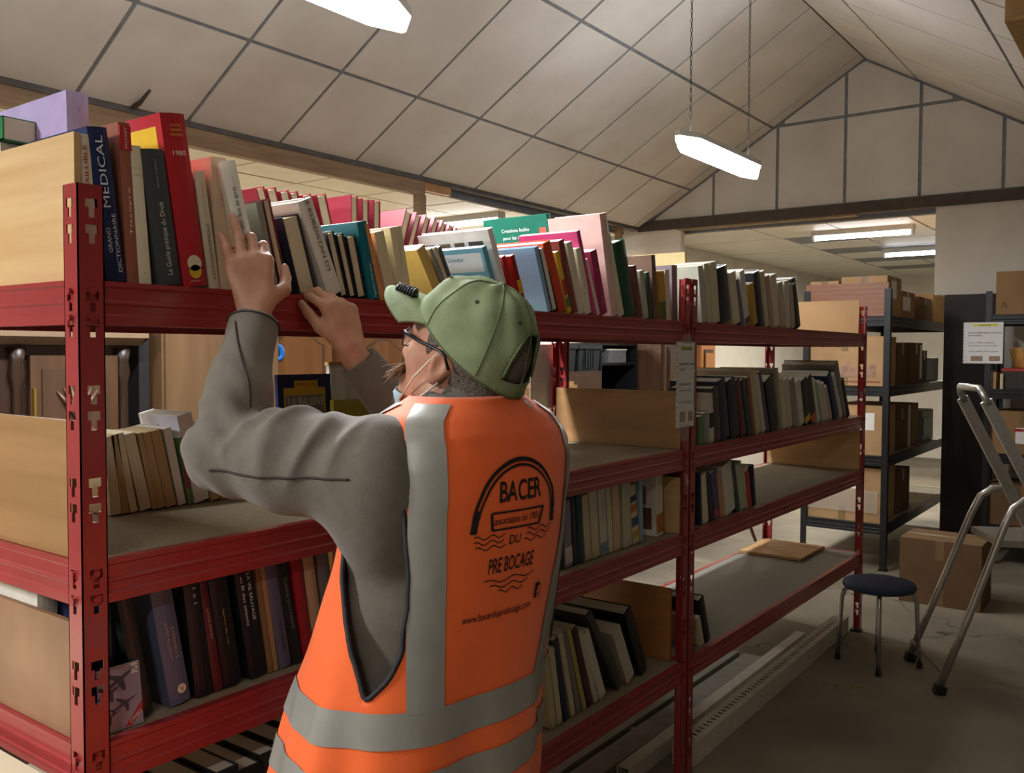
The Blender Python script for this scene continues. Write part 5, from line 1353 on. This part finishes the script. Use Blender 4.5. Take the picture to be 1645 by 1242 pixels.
# ================================================================== black racks with boxes on the right
LB = [1.81, 1.31, .815, .33]
rack('black_shelving', 'black metal shelving full of cardboard boxes right of the red unit', 5.92, 8.1, .25, .86, 2.0, LB, BLACKP, CHIP, holes=False, pins=False, group='black shelving units')
LB2 = [1.83, 1.29, .82, .30]
rack('black_shelving', 'black metal shelving at the right edge behind the ladder', 6.6, 7.2, -2.2, -.24, 2.0, LB2, BLACKP, CHIP, holes=False, pins=False, group='black shelving units')
TAPE = mat('brown_tape', '8a6f4c', .3, .1)
LABELM = WHITE
def carton(label, x0, x1, y0, y1, z0, z1, m=None, tape=True, lbl=None, face='-x', txt=None, grp=None):
    m = m or CARD
    r = empty('cardboard_box', ((x0+x1)/2, (y0+y1)/2, z0+.001)); tag(r, label, 'box', grp); a, b, h = (x1-x0)/2, (y1-y0)/2, z1-z0
    MB().box(-a, a, -b, b, 0, h-.004).build('body', m, r)
    g = .003
    MB().box(-a, -g/2, -b, b, h-.004, h).build('flap', m, r); MB().box(g/2, a, -b, b, h-.004, h).build('flap', m, r)
    if tape:
        MB().box(-.025, .025, -b-.0008, b+.0008, h, h+.0006).build('tape', TAPE, r)
        for s in (-1, 1): MB().box(-.025, .025, *sorted((s*b, s*(b+.0008))), h*.72, h).build('tape', TAPE, r)
        MB().box(-a-.0008, -a, -.025, .025, h*.70, h).build('tape', TAPE, r)
        MB().box(-a-.0008, -a, -.025, .025, 0, h*.25).build('tape', TAPE, r)
    if lbl:
        l0, l1, q0, q1 = lbl
        if face == '-x': MB().box(-a-.0015, -a, -b+2*b*l0, -b+2*b*l1, h*q0, h*q1).build('paper_label', LABELM, r)
        else: MB().box(-a+2*a*l0, -a+2*a*l1, -b-.0015, -b, h*q0, h*q1).build('paper_label', LABELM, r)
    if txt:
        s, pos, size, ln = txt
        if face == '-x': lettering(s, cmat('6a4a3a', .7, 0), r, (-a-.001, b-2*b*pos[0], h*pos[1]), (0,-1,0), (0,0,1), size, ln)
        else: lettering(s, cmat('2f2620', .7, 0), r, (-a+2*a*pos[0], -b-.001, h*pos[1]), (1,0,0), (0,0,1), size, ln)
    return r
GB = 'boxes on the black shelving'
# top of the first rack
o = MB().box(0, .014, .27, .85, 0, .235).build('wood_panel', wood('striped_board', '7d4f38', '96664a', (1,.6,14), .45, 4), None, False, (5.935, 0, 1.811)); tag(o, 'reddish brown board on top of the first black shelving', 'board')
carton('tall carton right of the reddish board on the top shelf', 6.02, 6.42, .30, .62, 1.811, 2.10, CARDL, True, (.3, .65, .45, .9), '-y', None, GB)
carton('low carton behind the reddish board on the top shelf', 6.02, 6.40, .64, .845, 1.811, 2.075, CARDL, True, None, '-x', None, GB)
carton('second carton along the top shelf of the first rack', 6.46, 6.95, .32, .75, 1.811, 2.02, CARD, True, (.2, .7, .3, .8), '-y', None, GB)
carton('third carton along the top shelf of the first rack', 7.0, 7.45, .30, .8, 1.811, 2.0, CARDD, True, None, '-y', None, GB)
carton('last carton along the top shelf of the first rack', 7.5, 8.0, .30, .8, 1.811, 2.05, CARD, True, None, '-y', None, GB)
# second level
c = carton('wine carton with a hill landscape print facing the red shelving', 5.96, 6.30, .30, .84, 1.311, 1.665, CARDL, True, None, '-x', ('GIORDANO', (.42, .78), .055, .27), GB)
b = MB(); hills = [(.22-.44*k/16, .13+.03*math.sin(k*.9)+.02*math.sin(k*2.3)) for k in range(17)]
b.add([(-.1712, y, z) for y, z in hills]+[(-.1712, y, .06) for y, _ in hills[::-1]], [tuple(range(34))[::-1]]); b.build('hill_print', cmat('a07c68', .8, .2), c)
MB().box(-.1714, -.170, -.25, .25, .025, .032).build('print_line', cmat('8a3f34', .8, 0), c)
carton('square carton right of the wine carton', 6.36, 6.66, .30, .78, 1.311, 1.62, CARDD, True, None, '-y', None, GB)
carton('carton with a pale edge on the second level', 6.70, 7.10, .29, .75, 1.311, 1.63, CARDD, True, (.8, .98, .1, .95), '-y', None, GB)
carton('narrow dark carton on the second level', 7.14, 7.32, .30, .75, 1.311, 1.57, mat('dark_carton', '3a2c22', .7, .1), True, None, '-y', None, GB)
o = MB().box(-.25, .25, -.2, .2, 0, .2).build('black_box', BLACK, None, False, (7.62, .52, 1.311), .01); tag(o, 'black box at the far end of the second level', 'box', GB)
# third level
carton('taped carton facing the red shelving on the third level', 5.96, 6.32, .30, .84, .816, 1.17, CARDL, True, (.1, .3, .5, .85), '-x', None, GB)
carton('open brown carton on the third level', 6.38, 6.68, .30, .80, .816, 1.13, CARDD, True, None, '-y', None, GB)
carton('pale edged carton on the third level', 6.72, 7.05, .30, .78, .816, 1.15, CARD, False, (.02, .2, .0, .98), '-y', None, GB)
o = MB().box(-.22, .22, -.2, .2, 0, .26).build('printer', mat('printer_grey', '6d6c68', .5, .1), None, False, (7.4, .50, .816), .015); tag(o, 'grey office machine with a dark front on the third level', 'machine')
MB().box(-.18, .12, -.205, -.2, .05, .2).build('dark_front', BLACK, o)
# lowest level
carton('wrapped carton facing the red shelving on the lowest level', 5.96, 6.34, .30, .84, .331, .72, CARDL, True, (.3, .45, .6, .8), '-x', None, GB)
c = MB().box(5.948, 5.954, .32, .83, .40, .56).build('plastic_wrap', mat('wrap', 'd8cfc4', .1, 0, alpha=.25)); tag(c, 'shiny plastic wrap hanging before the lowest carton', 'wrap')
carton('dark carton on the lowest level of the first rack', 6.40, 6.80, .30, .78, .331, .66, CARDD, True, None, '-y', None, GB)
o = MB().box(0, .10, 0, .36, 0, 2.02).build('gap_darkener', mat('gap_darkener', '241d19', .6, .2), None, False, (7.24, -.20, 0)); tag(o, 'tall dark board added to darken the gap between the two black shelving units', 'board')  # added board, its dark colour stands in for the shade between the racks
# floor box in front
pb = at(1437, 975, Z=0)
carton('large taped carton standing on the floor behind the ladder', 5.20, 5.56, -.47, -.01, 0, .40, CARDD, True, None, '-x', None, None)
# second rack
c = carton('big carton with a torn white label at the right edge', 6.63, 6.95, -.85, -.30, 1.831, 2.14, CARD, True, (.05, .58, .12, .42), '-x', ('A', (.10, .14), .07, None), GB)
MB().box(-.1618, -.1605, -.2, .05, .115, .13).build('red_print', cmat('8a1f26', .6, 0), c)
o = MB().lathe([(.09, .0), (.092, .15), (.092, .17), (.088, .30), (.092, .30), (.092, .315)], 22).build('yellow_tin', cmat('bfa544', .4), None, True, (7.14, -.40, 1.831)); o.location = (7.06, -.37, 1.831)
tag(o, 'yellow tin behind the torn label carton', 'tin')
nn_ = notice('paper_notice', 'sorting notice hanging on the black shelving above the ladder', (6.585, -.10, 1.475), (0, -1), .26, .30, [(a, b, c_, d*1.9 if d else d, e) for a, b, c_, d, e in LN])
for z, y0 in ((1.795, -.52), (1.25, -.50), (.78, -.48)):
    o = MB().box(6.592, 6.5935, y0-.14, y0, z-.02, z+.02).build('shelf_label', WHITE); tag(o, {1.795: 'white shelf label below the torn label carton', 1.25: 'white shelf label beside the hanging notice', .78: 'white shelf label below the red marked carton'}[z], 'label')
def basket(x, y, z):
    r = MB().lathe([(.06, 0), (.07, .01), (.085, .08), (.10, .14), (.104, .15), (.098, .15)], 24, (0,0,0)).build('wicker_basket', mat('wicker', 'b8843e', .6, 0, 40, .5, col2='d8a860', stretch=(1,1,.2)), None, True, (x, y, z)); tag(r, 'round wicker basket on the second rack beside the notice', 'basket')
basket(6.80, -.47, 1.441)
o = MB().box(-.2, .2, -.2, .2, 0, .13).build('dark_box', mat('dark_box', '33271f', .6, .1), None, False, (6.85, -.55, 1.291)); tag(o, 'dark box under the wicker basket', 'box')
MB().box(-.205, .205, -.205, .205, .13, .148).build('red_lid', cmat('b02a24', .5), o)
for k, y in enumerate((-.27, -.295, -.34)):
    o = MB().box(0, .2, -.02, 0, 0, .13-.01*k).build('pale_book', cmat(['c9a878', 'a88a5c', 'd8c29a'][k]), None, False, (6.625, y, 1.291)); tag(o, ['tan upright book nearest the rack post', 'brown upright book beside the tan one', 'pale upright book before the dark box'][k]+' on the second rack', 'book', 'upright books on the second rack')
c = carton('carton with a red marked white label on the third level', 6.63, 7.05, -.72, -.28, .821, 1.13, CARD, True, (.15, .62, .25, .62), '-x', None, GB)
MB().box(-.2125, -.2105, .0, .06, .165, .185).build('red_print', cmat('a8242a', .6, 0), c)
carton('dark carton on the lowest level of the second rack', 6.63, 7.05, -.75, -.28, .301, .6, CARDD, True, None, '-x', None, GB)
carton('second carton on the top of the second rack', 6.63, 7.05, -1.4, -.9, 1.831, 2.1, CARD, True, None, '-x', None, GB)
carton('second carton on the third level of the second rack', 6.63, 7.05, -1.3, -.78, .821, 1.14, CARDD, True, None, '-x', None, GB)

# ================================================================== stool
r = empty('stool', (3.915, -.215, 0)); tag(r, 'low round stool with dark blue seat beside the red post', 'stool')
MB().lathe([(.0, .375), (.15, .375), (.168, .382), (.172, .395), (.166, .41), (.14, .417), (0, .42)], 32).build('seat', mat('blue_seat', '2b3550', .8, .12, 60, .3), r, True)
for a in (105, 15, -75, 195):
    c, s = math.cos(math.radians(a)), math.sin(math.radians(a))
    lg = MB().tube([(c*.08, s*.08, .372), (c*.135, s*.135, .370), (c*.160, s*.160, .355), (c*.172, s*.172, .32), (c*.178, s*.178, .2), (c*.188, s*.188, .02)], .0105, 8).build('leg', STEEL, r, True)
    MB().lathe([(.011, 0), (.014, .002), (.013, .03), (.011, .032)], 10, (c*.189, s*.189, 0)).build('foot_cap', BLACK, lg)
# ================================================================== step ladder
LA = np.array([4.048, -.331, 0.0]); LBv = np.array([3.66, -.543, 0.0]); wv = LBv-LA; wl = np.linalg.norm(wv); wv = wv/wl
nv_ = np.array([-wv[1], wv[0], 0]); nv_ = nv_ if nv_@np.array([.47, -.88, 0]) > 0 else -nv_
def lp(a, b, z): return LA+wv*a+nv_*b+np.array([0, 0, z])
r = empty('step_ladder', (0, 0, 0)); tag(r, 'aluminium folding step ladder with a looped handrail at right', 'ladder')
i0 = .03
for a in (0, wl):
    s = 1 if a == 0 else -1
    lg = MB().tube([lp(a, 0, .02), lp(a+s*.01, .12, .34), lp(a+s*.025, .27, .76), lp(a+s*.03, .31, .85), lp(a+s*.035, .36, .885), lp(a+s*.04, .44, .89)], .017, 10).build('front_leg', ALU, r, True)
    MB().bar(lp(a, 0, 0), lp(a, .012, .04), .045, .045).build('foot_cap', BLACK, lg)
    ra = MB().bar(lp(a+s*.06, .88, .0), lp(a+s*.07, .20, 1.33), .05, .022, tuple(wv)).build('rail', ALU, r)
    MB().bar(lp(a+s*.06, .88, 0), lp(a+s*.06, .865, .03), .06, .035, tuple(wv)).build('foot_cap', BLACK, ra)
hl = [lp(.07, .21, 1.31), lp(.075, .19, 1.36), lp(.10, .18, 1.385), lp(wl-.10, .18, 1.385), lp(wl-.075, .19, 1.36), lp(wl-.07, .21, 1.31)]
MB().tube(hl, .017, 10).build('handrail', ALU, r, True)
MB().add([], [])
def tread(b, z, d):
    P = [lp(.05, b, z), lp(wl-.05, b, z), lp(wl-.05, b+d, z), lp(.05, b+d, z)]
    MB().add([p for p in P]+[p-np.array([0,0,.03]) for p in P], [(3,2,1,0),(4,5,6,7),(0,1,5,4),(1,2,6,5),(2,3,7,6),(3,0,4,7)]).build('tread', ALU, r)
tread(.26, .70, .28); tread(.56, .50, .14); tread(.70, .25, .13)
MB().bar(lp(.0, .015, .10), lp(wl, .015, .10), .012, .012).build('cross_bar', ALU, r)
# ================================================================== on the floor
CREAMM = mat('cream_metal', 'c9c2b2', .5, .1, 20)
def rail(label, x0, x1, y, wtop, h, holes=True):
    r = empty('perforated_rail', (x0, y, 0)); tag(r, label, 'rail')
    ln = x1-x0; hs = []
    if holes:
        k = .03
        while k < ln-.02: hs.append((k, k+.015, wtop*.35, wtop*.65)); k += .036
    ax_ = [0, ln]+[c for q in hs for c in q[:2]]; az = [0, wtop]+[c for q in hs for c in q[2:]]
    sol = lambda a, b: not any(q[0] < a < q[1] and q[2] < b < q[3] for q in hs)
    MB().plate(ax_, az, sol, lambda a, b, c: (a, c, h-b), .002).build('top_plate', CREAMM, r)
    MB().box(0, ln, 0, .002, 0, h-.002).build('front_plate', CREAMM, r); MB().box(0, ln, wtop-.002, wtop, 0, h-.002).build('rear_plate', CREAMM, r)
    r.rotation_euler.z = .012
    return r
rail('cream perforated metal rail lying under the right shelving unit', 2.30, 4.36, .03, .075, .085)
rail('plain cream metal rail lying behind the perforated rail', 2.05, 4.0, .15, .05, .06, False)
for k, (y, w_, m) in enumerate(((.25, .10, mat('grey_plank', '8f8d84', .7, .1)), (.38, .12, mat('grey_plank', '8f8d84')))):
    o = MB().box(1.3+k*.1, 3.6, y, y+w_, 0, .022).build('plank', m); tag(o, ['grey plank on the floor behind the cream rails', 'grey plank on the floor furthest under the shelving'][k], 'plank')
for k, (u0, v0, u1, v1) in enumerate(((1005, 1157, 1068, 1187), (1002, 1178, 1040, 1193), (1002, 1190, 1055, 1206))):
    a, b = at(u0, v0, Z=.03), at(u1, v1, Z=.03); a[2] = b[2] = .006
    o = MB().bar(a, b, .012, .012).build('metal_strip', mat('white_strip', 'dedbd2', .4, .05)); tag(o, ['upper of three short white metal strips on the floor', 'middle and shortest of three white metal strips on the floor', 'lowest of three short white metal strips on the floor'][k], 'strip', 'short white strips on the floor')
for k in range(7):
    p = at(1325+k*9, 1104+random.uniform(-3, 5), Z=0); s = random.uniform(.012, .022); a = random.uniform(0, 6)
    b = MB(); c, sn = math.cos(a), math.sin(a)
    b.add([(s*c, s*sn, .006), (-s*.3*sn, s*.3*c, .001), (-s*c, -s*sn, .008), (s*.3*sn, -s*.3*c, .001)], [(0,1,2,3)])
    o = b.build('dry_leaf', cmat('8a6a34', .8), None, False, (p[0], p[1], 0)); q = o.modifiers.new('t', 'SOLIDIFY'); q.thickness = .0015
    tag(o, ['leftmost dry leaf on the floor before the stool', 'second dry leaf from the left before the stool', 'third dry leaf from the left before the stool', 'middle dry leaf of the row before the stool', 'third dry leaf from the right before the stool', 'second dry leaf from the right before the stool', 'rightmost dry leaf on the floor before the stool'][k], 'leaf', 'dry leaves on the floor')
# bag and cloth behind the lowest shelf
S = SDF((-.3, -.2, 0), (.3, .2, .36), .01); S.ell((0, 0, .13), np.eye(3), (.26, .15, .14), .02); S.ell((.1, .02, .22), np.eye(3), (.12, .1, .1), .05); S.ell((-.12, 0, .2), np.eye(3), (.1, .1, .09), .05)
V, Fs = S.surface(); V = V+vnormals(V, Fs)*(.008*np.sin(V[:,0]*60+V[:,2]*40)+.006*np.sin(V[:,1]*80))[:, None]
o = np_mesh('black_bag', V, Fs, mat('black_bag', '15161a', .25, .1), None, 1); o.location = (2.05, .95, 0); tag(o, 'crumpled black bag on the floor behind the shelving', 'bag')
# cream table at the left edge
r = empty('cream_table', (-.33, .45, 0)); tag(r, 'cream topped table against the end of the red shelving', 'table')
CT = mat('cream_top', 'd8ceb0', .5, .05, 4)
MB().box(-.30, .305, -.42, .55, .815, .85).build('table_top', CT, r)
for x in (-.26, .26):
    for y in (-.38, .5): MB().box(x-.025, x+.025, y-.025, y+.025, 0, .815).build('leg', CT, r)
for o in bpy.data.objects:
    if o.name.split('.')[0] == 'pin': o['kind'] = 'stuff'
